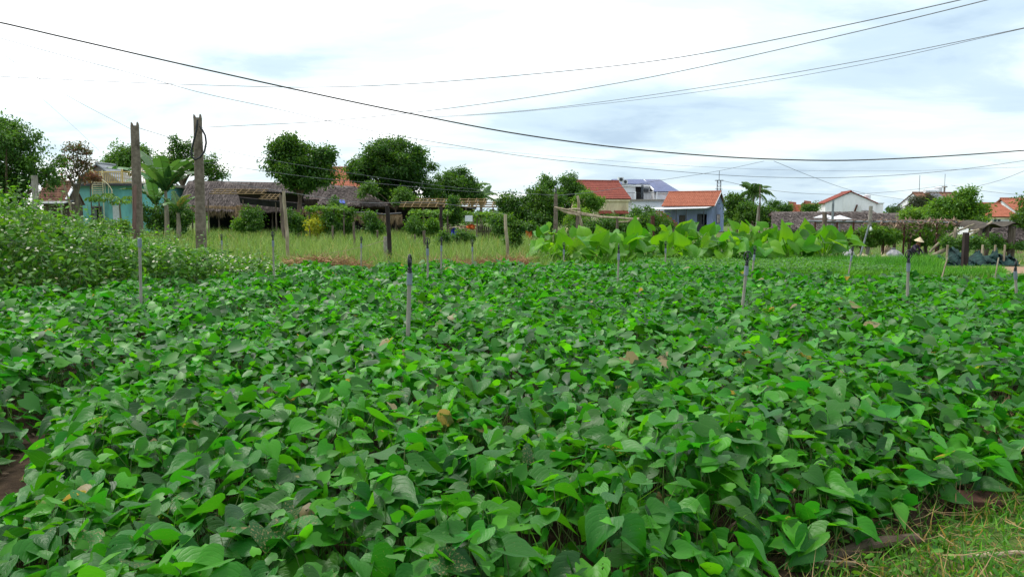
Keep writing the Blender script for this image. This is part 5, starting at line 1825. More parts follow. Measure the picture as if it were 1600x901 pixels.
vine_trellis(478, 540, 326, 46, 'low trellis of light green vine before the lower thatched shelter', (485, 522, 538), 1)
vine_trellis(640, 705, 333, 45, 'trellis of light green vine left of the dark vine column', (645, 672, 700), 2)
vine_trellis(712, 785, 336, 46, 'trellis of light green vine over the white board', (716, 745, 782), 3)
Y = 45.2
tag(MB().box(X(727, Y), X(738.5, Y), Y, Y + .03, Z(346, Y), Z(336.5, Y)).build('board_sign', M['white_plastic']), 'white board hanging under the vine trellis', 'board')
Y = 47
fnc = empty('plank_fence', (X(762, Y), Y, 0), 0, 'grey plank fence behind the citrus bushes', 'fence')
for i in range(13):
    xx = X(744, Y) - X(762, Y) + i * (X(783, Y) - X(744, Y)) / 13
    box('plank', M['old_wood'], fnc, xx, xx + .095, rnd.uniform(-.01, .01), .03, 0, Z(353, Y) + rnd.uniform(-.05, .05))
MB().box(X(744, Y) - X(762, Y), X(783, Y) - X(762, Y), .031, .07, .5, .58).build('rail', M['old_wood'], fnc)


def cloth(name, px0, px1, py0, py1, Y, m, label, seed):
    """a cloth hung over something, with folds"""
    r = random.Random(seed)
    nx, nz = 12, 8
    V = []
    for j in range(nz + 1):
        for i in range(nx + 1):
            u, v = i / nx, j / nz
            V.append((X(px0 + (px1 - px0) * (u + .08 * math.sin(v * 5 + seed)), Y), Y + .10 * math.sin(u * 13 + seed) * (.3 + v) + .05 * math.sin(v * 7) + .2 * v, Z(py0 + (py1 - py0) * (v + .12 * math.sin(u * 6 + seed) * (1 - v)), Y)))
    n = len(V)
    T = grid_tris(nz + 1, nx + 1)
    V2 = V + [(a, b + .025, c) for a, b, c in V]
    me = np_mesh(name, np.array(V2), np.concatenate([T, T[:, ::-1] + n]))
    return tag(link(name, me, M[m]), label, 'cloth')


cloth('cloth', 704, 713, 357, 371, 41, 'blue_cloth', 'blue cloth hanging between the small citrus bushes', 1)
cloth('cloth', 711, 718, 358, 368, 41.2, 'bag', 'grey lilac cloth hanging beside the blue cloth', 5)
cloth('cloth', 729, 743, 351, 358, 41, 'orange_cloth', 'orange cloth spread over a line above the citrus bush', 2)
cloth('cloth', 718, 729, 353, 360, 41.1, 'tan_bag', 'pale orange cloth next to the orange cloth', 3)
cloth('cloth', 822, 831, 361, 377, 44, 'orange_cloth', 'reddish orange cloth hanging left of the elephant ears', 4)
tag(MB().tube([P(702, 356, 41.3), P(724, 353, 41.3), P(745, 352, 41.3)], .02, 6).build('clothes_line', M['bamboo'], None, True), 'pole carrying the blue and orange cloths', 'pole')
for px_, lab in ((703, 'stake holding the left end of the cloth pole'), (745, 'stake holding the right end of the cloth pole')):
    pxpost(px_, px_, 350, 41.35, (.04, .035), M['old_wood'], lab, name='pole_stake')
tag(MB().tube([P(828, 381, 33), P(831, 384, 33), P(836, 387, 33.2), P(843, 388.5, 33.2)], [.12, .10, .07, .05], 8).build('plastic_sheet', M['white_plastic'], None, True), 'rolled white plastic left lying at the left end of the elephant ears', 'plastic')

# ---- bamboo pergola behind the elephant ears and its short concrete pole
Y = 45
x0 = X(868, Y)
tp = empty('short_pole', (x0, Y, gz(x0, Y)), 0, 'short concrete pole with insulator holding wires left of the red roof', 'power pole')
ht = Z(303, Y) - gz(x0, Y)
MB().tube([(0, 0, -.2), (0, 0, ht)], [.17, .13], 4).build('shaft', M['concrete'], tp)
MB().lathe([(.03, 0), (.03, .08), (.06, .1), (.06, .16), (.03, .2), (.05, .24), (.02, .3)], 10, (0, 0, ht + .001)).build('insulator', M['dark_metal'], tp, True)
for a, b_, r_, lab in (((866, 324), (906, 327), .05, 'upper short rail pole of the bamboo pergola'), ((870, 325), (905, 337), .055, 'sagging first rail pole of the bamboo pergola'), ((880, 331), (997, 343), .06, 'long front rail pole of the bamboo pergola'), ((888, 329), (994, 344), .05, 'second long rail pole of the bamboo pergola'), ((962, 347), (998, 341), .045, 'crossed short rail pole at the right end of the pergola')):
    A, B = P(a[0], a[1], 43.6), P(b_[0], b_[1], 43.2)
    m_ = A.lerp(B, .5) + Vector((0, 0, -.08))
    tag(MB().tube([A, A.lerp(m_, .5), m_, m_.lerp(B, .5) + Vector((0, 0, .03)), B], r_, 7).build('bamboo_rail', M['bamboo'], None, True), lab, 'pole', 'bamboo pergola rails')
for px_, pyt, lab in ((902, 335, 'stout dark pergola post left of the leaning bamboo'), (964, 342, 'middle post of the bamboo pergola'), (995, 342, 'right end post of the bamboo pergola')):
    pxpost(px_, px_, pyt, 43.3, (.11 if px_ == 902 else .075, .09 if px_ == 902 else .07), M['old_wood'], lab, name='pergola_post')

# ---- cream house with red roof
def house(name, px, py, Y, rz, label):
    x0 = X(px, Y)
    return empty(name, (x0, Y, -.6), rz, label, 'house')


Y = 92
rz = R(20)
hc = house('cream_house', 917, 308, Y, rz, 'cream house with red tiled roof and two small window awnings')
ze, zr = Z(309, Y) + .6, Z(286, Y + 3) + .75
Lh, Dh = 5.3, 6.0
gable_box(MB(), 0, Lh, 0, Dh, 0, ze, zr - .08).build('wall', M['cream'], hc)
roof_x(hc, 0, Lh, 0, Dh, ze, zr, .25, M['red_tile'], 26, 10)
box('eave_band', M['cream'], hc, -.12, Lh + .12, -.16, -.002, ze - .42, ze - .16)
for a in (1.6, 3.7):
    window(hc, a, a + 1.1, 1.0, 2.15, 0, 'dark_metal', 'glass', 1)
    MB().tiles((a - .3, -.75, 2.25), (a + 1.4, -.75, 2.25), (a + 1.4, -.01, 2.6), (a - .3, -.01, 2.6), 8, 3, .04, .02).build('window_awning', M['red_tile'], hc)
box('vent', M['dark'], hc, -.05, -.002, 2.6, 3.4, ze + .3, ze + .75)

# ---- white two-storey house with blue roof
Y = 108
hw = house('white_house', 986, 300, Y, R(10), 'white two-storey house with blue sheet roof and balcony')
z2 = Z(314, Y) + .6
ze, zr = Z(299, Y) + .6, Z(283, Y + 4) + .7
box('lower_wall', M['white_paint'], hw, 0, 6.3, 0, 8, 0, z2)
box('floor_band', M['concrete_light'], hw, -1.6, 6.5, -.35, 8.1, z2 + .002, z2 + .2)
box('upper_wall', M['white_paint'], hw, 3.1, 6.2, .1, 7.9, z2 + .2, ze)
box('upper_wall', M['white_paint'], hw, -1.5, 3.098, 1.5, 7.9, z2 + .2, ze + .95)
box('side_wall', M['white_paint'], hw, -1.55, -.002, .3, 7.95, 0, z2)
# main roof: ridge along x, front slope long on the right, short over the balcony
yr = 4.2
zr_ = zr + .1
MB().tiles((3.0, -.35, ze - .05), (6.7, -.35, ze - .05), (5.4, yr, zr_), (3.0, yr, zr_), 16, 6, .04, .01).build('roof', M['blue_roof'], hw)
MB().tiles((-1.9, 1.2, ze + .98), (3.0, 1.2, ze + .98), (3.0, yr, zr_), (-1.5, yr, zr_), 18, 4, .04, .01).build('roof', M['blue_roof'], hw)
MB().tiles((6.7, 8.2, ze - .05), (-1.9, 8.2, ze - .05), (-1.5, yr + .01, zr_), (5.4, yr + .01, zr_), 24, 6, .04, .01).build('roof', M['blue_roof'], hw)
MB().tiles((6.7, -.33, ze - .05), (6.7, 8.18, ze - .05), (5.42, yr + .05, zr_), (5.42, yr - .05, zr_), 16, 5, .04, .01).build('roof', M['blue_roof'], hw)
MB().hexa([(2.96, -.1, ze), (3.1, -.1, ze), (3.1, 3.9, zr_ - .15), (2.96, 3.9, zr_ - .15), (2.96, -.1, ze + .25), (3.1, -.1, ze + .25), (3.1, 3.9, zr_ - .02), (2.96, 3.9, zr_ - .02)]).build('gable_board', M['white_paint'], hw)
MB().add([(3.095, 1.5, ze - .02), (3.095, 1.52, ze - .02), (3.095, 7.9, ze), (3.095, 4.2, zr_ - .1), (3.095, 1.5, ze + .9)], [(0, 1, 2, 3, 4)]).build('gable_wall', M['white_paint'], hw)
box('eave_trim', M['white_paint'], hw, 3.12, 6.35, -.2, .098, ze - .28, ze - .06)
box('eave_trim', M['white_paint'], hw, -1.7, 2.95, 1.2, 1.498, ze + .65, ze + .9)
# balcony
bz = z2 + .2
dr = box('door_opening', M['dark'], hw, 1.02, 1.72, 1.44, 1.498, bz + .01, bz + 1.95)
box('door_leaf', M['glass'], hw, 1.73, 2.05, 1.2, 1.43, bz + .02, bz + 1.95)
bl = MB()
for i in range(24):
    xx = -1.4 + i * .2
    bl.box(xx - .012, xx + .012, -.27, -.245, bz + .02, bz + .86)
bl.box(-1.5, 3.4, -.29, -.23, bz + .862, bz + .92)
bl.build('balcony_railing', M['dark_metal'], hw)
for xx in (-1.45, .4, 3.42):
    box('railing_post', M['white_paint'], hw, xx - .07, xx + .07, -.33, -.19, bz + .002, bz + 1.05)
window(hw, 4.3, 5.1, .9, 2.2, 0, 'dark_metal', 'glass', 1)
for i, (xa, za, s) in enumerate(((-1.2, ze + 1.25, 1.0), (-.6, ze + .98, .9))):
    o = box('air_conditioner', M['white_plastic'], hw, xa - .45 * s, xa + .3 * s, .8, 1.15, za, za + .62 * s)
    MB().lathe([(.0, 0), (.24 * s, 0), (.24 * s, .03), (0, .03)], 14).build('fan_grille', M['dark_metal'], o).matrix_local = Matrix.Translation((xa - .07 * s, .795, za + .31 * s)) @ Matrix.Rotation(R(90), 4, 'X')
box('air_conditioner', M['dark_metal'], hw, 2.2, 2.75, 1.15, 1.495, bz + 1.0, bz + 1.5)

# ---- blue-grey house with orange roof
Y = 100
hb = house('blue_house', 1112.5, 318, Y, R(-30), 'blue grey house with orange tiled roof and sheet-roofed porch')
ze, zr = Z(320, Y) + .6, Z(300.5, Y + 2.2) + .6
Lh, Dh = 6.3, 5.0
wall = MB()
# the front wall has a door opening
dx = (-2.0, -.75)
wall.box(-Lh, dx[0], 0, .18, 0, ze).box(dx[1], 0, 0, .18, 0, ze).box(dx[0], dx[1], .001, .179, 2.25, ze)
wall.box(-Lh, -Lh + .18, .18, Dh, 0, ze).box(-.18, 0, .18, Dh, 0, ze).box(-Lh + .18, -.18, Dh - .18, Dh, 0, ze)
for xx in (-Lh + .001, -.179):
    wall.add([(xx, 0, ze), (xx + .178, 0, ze), (xx + .178, Dh, ze), (xx, Dh, ze), (xx, Dh / 2, zr - .06), (xx + .178, Dh / 2, zr - .06)], [(0, 4, 3), (1, 2, 5), (0, 1, 5, 4), (2, 3, 4, 5)])
wall.build('wall', M['blue_paint'], hb)
roof_x(hb, -Lh, 0, 0, Dh, ze, zr, .3, M['orange_tile'], 28, 10)
MB().slab((.29, -.3, ze - .12), (.33, -.3, ze - .12), (.33, Dh / 2, zr + .08), (.29, Dh / 2, zr + .08), .14).build('barge_board', M['white_paint'], hb)
MB().slab((.29, Dh / 2 + .01, zr + .08), (.33, Dh / 2 + .01, zr + .08), (.33, Dh + .3, ze - .12), (.29, Dh + .3, ze - .12), .14).build('barge_board', M['white_paint'], hb)
MB().slab((-Lh - 2.4, -2.6, ze - .62), (-.1, -2.6, ze - .42), (-.1, -.02, ze - .2), (-Lh - 2.4, -.02, ze - .3), .06).build('porch_roof', M['pale_sheet'], hb)
for xx in (-Lh - 2.2, -Lh + .2, -3.9, -2.6, -.4):
    MB().tube([(xx, -2.45, 0), (xx, -2.45, ze - .62 + .01 * (xx + 8))], .06, 7).build('porch_post', M['dark_metal'], hb, True)
window(hb, -4.3, -3.5, .95, 2.1, 0, 'dark_metal', 'glass', 1)
box('door_leaf', M['dark_metal'], hb, dx[0] + .04, dx[0] + .62, .05, .1, .03, 2.2)
rl = MB().box(-6.0, -.5, -2.5, -2.44, .9, .96)
for i in range(24):
    xx = -6.0 + i * .235
    rl.box(xx, xx + .03, -2.49, -2.45, .06, .9)
rl.build('porch_railing', M['dark_metal'], hb)
box('porch_floor', M['concrete_light'], hb, -Lh - 2.3, 0, -2.7, -.003, 0, .05)
# window on the gable end (faces local +x)
wg = MB()
for z0, z1, y0, y1 in ((1.05, 1.13, 1.7, 3.1), (2.12, 2.2, 1.7, 3.1), (1.13, 2.12, 1.7, 1.78), (1.13, 2.12, 3.02, 3.1), (1.13, 2.12, 2.37, 2.43)):
    wg.box(.002, .06, y0, y1, z0, z1)
wo_ = wg.build('window', M['dark_metal'], hb)
box('pane', M['glass'], wo_, .004, .03, 1.78, 3.02, 1.13, 2.12)
# pile of roof tiles in front
Y = 88
stk = empty('tile_stack', (X(1044, Y), Y, -.6), R(-10), 'stepped stack of spare red roof tiles left of the blue house', 'tile stack')
for i in range(7):
    for k in range(9 - i):
        MB().box(-1.4 + k * .3 - .01 * i, -1.12 + k * .3 - .01 * i, 0, .42, i * .24 + .9, i * .24 + 1.1).build('roof_tile', M['red_tile'], stk)
box('stand', M['concrete'], stk, -1.5, 1.4, 0, .5, 0, .898)
# lattice antenna mast
Y = 104
x0 = X(1121, Y)
ms = empty('antenna_mast', (x0, Y, -.6), 0, 'steel lattice mast with antenna rising behind the orange roof', 'mast')
zt_ = Z(283, Y) + .6
lat = MB()
for sx in (-1, 1):
    for sy in (-1, 1):
        lat.tube([(sx * .28, sy * .28, 0), (sx * .2, sy * .2, zt_)], .03, 5)
lat.build('leg_frame', M['dark_metal'], ms)
for i in range(14):
    z = zt_ * i / 14
    dz = zt_ / 14
    w_ = .28 - .08 * i / 14
    MB().tube([(-w_, -w_, z), (w_, -w_, z + dz)], .018, 4).tube([(w_, -w_, z), (w_, w_, z + dz)], .018, 4).tube([(w_, w_, z), (-w_, w_, z + dz)], .018, 4).tube([(-w_, w_, z), (-w_, -w_, z + dz)], .018, 4).build('brace', M['dark_metal'], ms)
box('platform', M['dark_metal'], ms, -.45, .45, -.45, .45, zt_, zt_ + .07)
MB().tube([(0, 0, zt_), (0, 0, Z(268, Y) + .6)], .035, 6).build('antenna_rod', M['dark_metal'], ms, True)
MB().tube([(-.5, 0, zt_ - 1.0), (.5, 0, zt_ - 1.1)], .025, 5).build('cross_arm', M['dark_metal'], ms, True)

# ---- small orange-roofed houses and the white gable house on the right
for (px0, px1, pyr, pye, Y, lab, tile) in ((1226, 1248, 317, 333, 128, 'small orange-roofed house peeping over the long thatch, left one', 'orange_tile'), (1246, 1288, 315.5, 333, 132, 'small orange-roofed house with cream gable over the long thatch', 'orange_tile')):
    x0 = X(px0, Y)
    L_ = X(px1, Y) - x0
    hh = empty('small_house', (x0, Y, -.6), R(-28), lab, 'house')
    zr, ze = Z(pyr, Y) + .6, Z(pye, Y) + .6
    gable_box(MB(), 0, L_ * .42, 0, 6, 0, ze, zr - .1, 'y').build('wall', M['cream'], hh)
    roof_y(hh, -.25, L_ * .42 + .25, -.2, 6.2, ze - .1, zr, .3, M[tile], 14, 8)
    MB().tiles((L_ * .42, .5, ze - .6), (L_ * 1.05, .5, ze - .6), (L_ * .8, 3, zr - .25), (L_ * .3, 3, zr - .25), 14, 7).build('wing_roof', M[tile], hh)
    box('wing_wall', M['cream'], hh, L_ * .42 + .05, L_, .8, 5, 0, ze - .7)
Y = 118
x0 = X(1287, Y)
hg = empty('gable_house', (x0, Y, -.6), R(-12), 'large plain white gable house with reddish roof edge on the skyline', 'house')
L_ = 6.9
zr, ze = Z(300, Y) + .6, Z(317.5, Y) + .6
gable_box(MB(), 0, L_, 0, 7, 0, ze, zr - .1, 'y').build('wall', M['white_paint'], hg)
roof_y(hg, -.1, L_ + .1, 0, 7, ze, zr, .22, M['red_tile'], 20, 10)
box('annex', M['white_paint'], hg, L_ + .01, L_ + 1.1, .3, 6, 0, ze - .1)
box('annex_roof', M['pale_sheet'], hg, L_ + .0, L_ + 1.2, .2, 6.1, ze - .09, ze + .02)
MB().slab((L_ - 1.9, -.6, ze - 1.3), (L_ - .3, -.6, ze - 1.3), (L_ - .3, -.01, ze - 1.05), (L_ - 1.9, -.01, ze - 1.05), .1).build('door_canopy', M['grey_wall'], hg)
o = MB().tube([(L_ - 2.9, -.12, 2.5), (L_ - 2.55, -.14, zr - 1.9)], .12, 6).build('rust_streak_pipe', M['rust'], hg, True)
MB().lathe([(.0, 0), (.45, 0), (.45, .9), (.3, 1.0), (0, 1.02)], 14, (L_ - .2, 4.6, ze + .35)).build('water_tank', M['white_plastic'], hg, True)

# ---- brown-roofed house with solar heater, mostly behind the feathery tree
Y = 104
x0 = X(1452, Y)
hs = empty('brown_roof_house', (x0, Y, -.6), R(12), 'house with brown red roof, solar heater and white gable behind feathery tree', 'house')
L_ = X(1535, Y) - x0
zr, ze = Z(301, Y) + .6, Z(325, Y) + .6
gable_box(MB(), 0, L_, 0, 7, 0, ze, zr - .1).build('wall', M['white_paint'], hs)
roof_x(hs, 0, L_ - .35, 0, 7, ze, zr, .1, M['brown_tile'], 28, 10)
for s in (0, 1):
    ya, yb = (-.2, 3.5) if s == 0 else (7.2, 3.51)
    MB().slab((L_ - .3, ya, ze - .05), (L_ + .1, ya, ze - .05), (L_ + .1, yb, zr + .28), (L_ - .3, yb, zr + .28), .22 if s == 0 else -.22).build('gable_parapet', M['white_paint'], hs)
sp = MB().slab((1.5, .9, ze + 1.05), (3.0, .9, ze + 1.05), (3.0, 2.3, ze + 1.95), (1.5, 2.3, ze + 1.95), .06).build('solar_panel', M['glass'], hs)
MB().tube([(1.3, 3.0, zr + .25), (3.4, 3.0, zr + .25)], .27, 12).build('solar_tank', M['white_plastic'], sp, True)
MB().lathe([(0, 0), (.5, 0), (.5, 1.0), (.3, 1.1), (0, 1.1)], 14, (4.4, 4.2, zr - .2)).build('water_tank', M['white_plastic'], hs, True)
MB().tube([(1.3, 4, zr - .2), (1.3, 4, zr + 2.4)], .035, 6).build('antenna_rod', M['dark_metal'], hs, True)
MB().tube([(5.2, 4, zr - .3), (5.2, 4, zr + .8)], .12, 8).build('vent_pipe', M['concrete_light'], hs, True)
box('vent_cap', M['concrete_light'], hs, 4.95, 5.45, 3.75, 4.25, zr + .8, zr + .95)
MB().tube([(5.2, 4, zr + .95), (5.2, 4, zr + 2.6)], .03, 6).build('antenna_rod', M['dark_metal'], hs, True)

# ---- orange-roofed house at the right edge
Y = 84
x0 = X(1537, Y)
ho = empty('orange_roof_house', (x0, Y, -.6), R(4), 'white-walled house with bright orange roof near the right edge', 'house')
L_ = X(1588, Y) - x0
zr, ze = Z(320, Y) + .7, Z(338, Y) + .6
gable_box(MB(), 0, L_, 0, 6, 0, ze, zr - .1).build('wall', M['white_paint'], ho)
roof_x(ho, 0, L_, 0, 6, ze, zr, .22, M['orange_tile'], 22, 10)
box('eave_band', M['cream'], ho, -.1, L_ + .1, -.12, -.002, ze - .3, ze - .08)
window(ho, .8, 1.7, .9, 2.0, 0, 'white_paint', 'glass', 1)
Y = 92
x0 = X(1586, Y)
ho2 = empty('orange_roof_house', (x0, Y, -.6), R(0), 'taller orange-roofed house cut off by the right edge', 'house')
gable_box(MB(), 0, 6, 0, 6, 0, Z(330, Y) + .6, Z(312, Y) + .5).build('wall', M['white_paint'], ho2)
roof_x(ho2, 0, 6, 0, 6, Z(330, Y) + .6, Z(312, Y) + .7, .22, M['orange_tile'], 22, 9)
# ---- orange roof peeping between the two dark trees on the left
Y = 86
x0 = X(512, Y)
ho3 = empty('tall_tiled_house', (x0, Y, 0), R(6), 'orange tiled roof peeping between the two dark trees', 'house')
L_ = X(566, Y) - x0
gable_box(MB(), 0, L_, 0, 7, 0, Z(296, Y), Z(262, Y)).build('wall', M['cream'], ho3)
roof_x(ho3, 0, L_, 0, 7, Z(294, Y), Z(261, Y), .25, M['orange_tile'], 22, 12)

# ---- long thatched building on the right
Y = 66
tr_ = empty('long_thatched_hut', (X(1340, Y), Y, -.6), 0, 'long low hut with grey thatched roof behind the trellis', 'hut')
OX = X(1340, Y)
q2 = lambda px, py, Yv: (X(px, Yv) - OX, Yv - Y, Z(py, Yv) + .6)
thatch_plane(tr_, q2(1205, 358, 66), q2(1400, 359, 66), q2(1362, 331, 69.5), q2(1205, 331, 69.5), 6500)
thatch_plane(tr_, q2(1380, 360, 67), q2(1492, 360, 67), q2(1478, 333, 70), q2(1358, 333, 70), 3600)
thatch_plane(tr_, (q2(1362, 331, 69.52)[0], 7, 1.6), (q2(1205, 331, 69.52)[0], 7, 1.6), q2(1205, 331, 69.52), q2(1362, 331, 69.52), 900)
MB().box(q2(1228, 0, 66)[0], q2(1330, 0, 66)[0], .9, 1.1, 0, q2(0, 354, 66)[2]).build('wall', mat('dark_brick_wall', srgb(120, 92, 76), srgb(78, 60, 52), .9, 4, bump=.6, dirt=srgb(52, 44, 40), dirt_amt=.7), tr_)
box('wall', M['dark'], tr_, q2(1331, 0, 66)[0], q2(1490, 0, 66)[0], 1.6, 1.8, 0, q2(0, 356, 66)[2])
open_posts(tr_, [q2(p_, 0, 66)[0] for p_ in (1215, 1345, 1392, 1440, 1485)], .2, q2(0, 357, 66)[2], .07)
# small thatch at right edge
Y = 48
ts = empty('small_thatched_hut', (X(1590, Y), Y, -.6), 0, 'small grey thatched hut at the right edge behind the torn awning', 'hut')
OX = X(1590, Y)
q3 = lambda px, py, Yv=Y: (X(px, Yv) - OX, Yv - Y, Z(py, Yv) + .6)
thatch_plane(ts, q3(1538, 372), q3(1625, 376), q3(1600, 352, 50.5), q3(1560, 350, 50.5), 2200)
open_posts(ts, [q3(p_, 0)[0] for p_ in (1546, 1572, 1600)], .2, q3(0, 372)[2], .06)
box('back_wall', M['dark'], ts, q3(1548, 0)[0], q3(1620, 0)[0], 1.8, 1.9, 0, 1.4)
# white plastic sheets lying over the long roof (umbrella tops)
for (px0, px1, py, Y, lab) in ((1270, 1303, 338, 52, 'left pale flat canopy in front of the long thatched roof'), (1292, 1328, 340, 51, 'right pale flat canopy in front of the long thatched roof')):
    xm = X((px0 + px1) / 2, Y)
    w_ = (X(px1, Y) - X(px0, Y)) / 2
    cn = empty('canopy', (xm, Y, -.6), 0, lab, 'canopy')
    zc = Z(py, Y) + .6
    vs = [(0, 0, zc + .16)]
    for k in range(8):
        t_ = k * math.pi / 4 + .3
        vs.append((math.cos(t_) * w_, math.sin(t_) * w_, zc - .08))
    fs = [(0, 1 + k, 1 + (k + 1) % 8) for k in range(8)]
    b = MB().add(vs, fs)
    b.add([(v_[0], v_[1], v_[2] - .03) for v_ in vs], [tuple(reversed(f)) for f in fs])
    b.build('canopy_cloth', M['white_plastic'], cn)
    MB().tube([(0, 0, -.05), (0, 0, zc + .1)], .035, 7).build('canopy_pole', M['metal'], cn, True)

# ---- the big trellis with dried vines on the right
Y = 38
gt = empty('bean_trellis', (X(1400, Y), Y, -.6), 0, 'rusty pipe trellis overgrown with dried brown vines', 'trellis')
OX = X(1400, Y)
zt_ = Z(346, Y) + .6
for px_ in (1272, 1305, 1332, 1380, 1411, 1436, 1462):
    MB().tube([(X(px_, Y) - OX, 0, -.1), (X(px_, Y) - OX + rnd.gauss(0, .02), 0, zt_)], [.05, .045], 7).build('post', M['rust'], gt, True)
for px_ in (1404, 1422, 1446, 1473, 1492):
    MB().tube([(X(px_, Y) - OX, 1.6, -.1), (X(px_, Y) - OX + rnd.gauss(0, .05), 1.6, zt_ - .05)], [.085, .075], 7).build('wood_post', M['old_wood'], gt, True)
MB().tube([(X(1255, Y) - OX, 0, zt_ + .02), (X(1340, Y) - OX, 0, zt_ - .0), (X(1440, Y) - OX, 0, zt_ - .03), (X(1500, Y) - OX, 0, zt_ - .05)], .045, 7).build('top_pipe', M['metal'], gt, True)
MB().tube([(X(1290, Y) - OX, 1.6, zt_ - .06), (X(1500, Y) - OX, 1.6, zt_ - .08)], .05, 7).build('top_pipe', M['old_wood'], gt, True)
for i in range(13):
    xx = X(1300 + i * 15.5, Y) - OX
    MB().tube([(xx, -.3, zt_ + .05), (xx + rnd.gauss(0, .12), 1.9, zt_ + .03)], .03, 6).build('cross_pole', M['old_wood'], gt, True)
MB().tube([(X(1240, Y) - OX, -.3, 1.2), (X(1275, Y) - OX, -.3, 1.25)], .03, 6).build('low_rail', M['rust'], gt, True)
n = 1900
x = rng.beta(2.0, 1.5, n) * (X(1505, Y) - X(1360, Y)) + X(1360, Y) - OX
y = rng.uniform(-.3, 1.9, n)
z = zt_ - .02 - rng.exponential(.16, n) * (.4 + .9 * (vnoise(x, y, .9, 2.0) > 0)) + .06
d = rng.normal(0, .8, (n, 3)); d[:, 2] -= .6
o = scatter('dried_vine', [blade(.3, .12, 2), blade(-.4, .10, 2)] + NARROW, np.stack([x, y, z], 1), d, rng.normal(0, 1, (n, 3)), rng.uniform(.12, .28, n), tints(n, .6, .3), M['dry_vine'], gt)
o['kind'] = 'stuff'
n = 900
x = rng.beta(2, 2, n) * (X(1500, Y) - X(1410, Y)) + X(1410, Y) - OX
o = scatter('green_vine', DI, np.stack([x, rng.uniform(-.2, 1.8, n), zt_ - rng.exponential(.3, n)], 1), rng.normal(0, 1, (n, 3)) - [0, 0, .5], rng.normal(0, .5, (n, 3)) + [0, -.3, 1], rng.uniform(.12, .22, n), tints(n, .6, .3), M['tree_c'], gt)
o['kind'] = 'stuff'
# bent dead branch
log('dead_branch', [P(1455, 402, 34), P(1480, 388, 34), P(1490, 372, 34), P(1492, 355, 34.2)], [.11, .06], M['bark_pale'], 'curved dead branch leaning under the right end of the trellis', 'branch')
log('dead_branch', [P(1452, 394, 36), P(1470, 376, 36), P(1492, 362, 36), P(1520, 350, 36)], [.06, .04], M['bark_pale'], 'long straight dead branch crossing behind the curved one', 'branch')
lamp = empty('garden_lamp', (X(1359, 37.6), 37.6, Z(362, 37.6)), 0, 'small white bulb hanging on the pale trellis pole', 'lamp')
MB().lathe([(.02, 0), (.07, .04), (.085, .1), (.06, .17), (.03, .2), (.03, .26)], 12).build('bulb', M['white_plastic'], lamp, True)
box('bracket', M['dark_metal'], lamp, -.02, .02, -.02, .1, .26, .3)

# torn dark awning on posts at the right, green net, bags, person
Y = 36
ta2 = empty('torn_awning', (X(1555, Y), Y, -.55), 0, 'torn dark cloth awning sagging between posts on the right', 'awning')
OX = X(1555, Y)
nx, ny = 14, 6
V = []
for j in range(ny + 1):
    for i in range(nx + 1):
        u, v_ = i / nx, j / ny
        V.append((X(1528 + 56 * u, Y) - OX, -.4 + 2.4 * v_, Z(355 - 9 * math.sin(u * 3.0) * (1 - .4 * u) + 3 * math.sin(v_ * 5 + u * 4), Y) + .55 + .1 * math.sin(u * 9)))
T = grid_tris(ny + 1, nx + 1)
V2 = np.array(V + [(a, b_, c_ - .03) for a, b_, c_ in V])
link('cloth', np_mesh('cloth', V2, np.concatenate([T, T[:, ::-1] + len(V)])), M['tarp'], ta2)
for px_, py_ in ((1530, 356), (1541, 350), (1577, 350), (1582, 356)):
    MB().tube([(X(px_, Y) - OX, 0, -.1), (X(px_, Y) - OX, 0, Z(py_, Y) + .55)], [.1, .085], 7).build('post', M['old_wood'], ta2, True)
for k_, (a, b_) in enumerate((((1508, 372), (1548, 346)), ((1512, 362), (1530, 358)))):
    MB().tube([P(a[0], a[1], Y) - Vector((OX, Y, -.55)), P(b_[0], b_[1], Y) - Vector((OX, Y, -.55))], .05, 6).build('brace_pole', M['bamboo'], ta2, True)

Y = 23.8
nt = empty('shade_net', (X(1530, Y), Y, 0), 0, 'dark green shade net draped in folds over low stakes', 'net')
OX = X(1530, Y)
nx, ny = 130, 18
V = []
for j in range(ny + 1):
    for i in range(nx + 1):
        u, v_ = i / nx, j / ny
        xx = X(1474 + 112 * u, Y) - OX
        ph = abs(math.sin(u * 11.5 + .6))
        top = .20 + .26 * (1 - ph) - .10 * math.sin(u * 3.2) ** 8
        V.append((xx + .10 * math.sin(v_ * 5 + u * 20), -.2 + .6 * v_ + .16 * math.sin(u * 52 + v_ * 4) * (.4 + v_), max(.02, top * math.sin(min(1, v_ * 1.15) * 1.57) + .07 * math.sin(u * 71 + v_ * 5) * v_ + .022 * math.sin(u * 190 + v_ * 23) + .02 * math.sin(u * 133 - v_ * 31))))
T = grid_tris(ny + 1, nx + 1)
link('net_cloth', np_mesh('net_cloth', np.array(V), T), M['net'], nt).modifiers.new('thickness', 'SOLIDIFY').thickness = .012
for px_ in (1482, 1537, 1557, 1572):
    MB().tube([(X(px_, Y) - OX, .1, -.05), (X(px_ + 1, Y) - OX, .1, .62)], .03, 6).build('stake', M['bamboo'], nt, True)


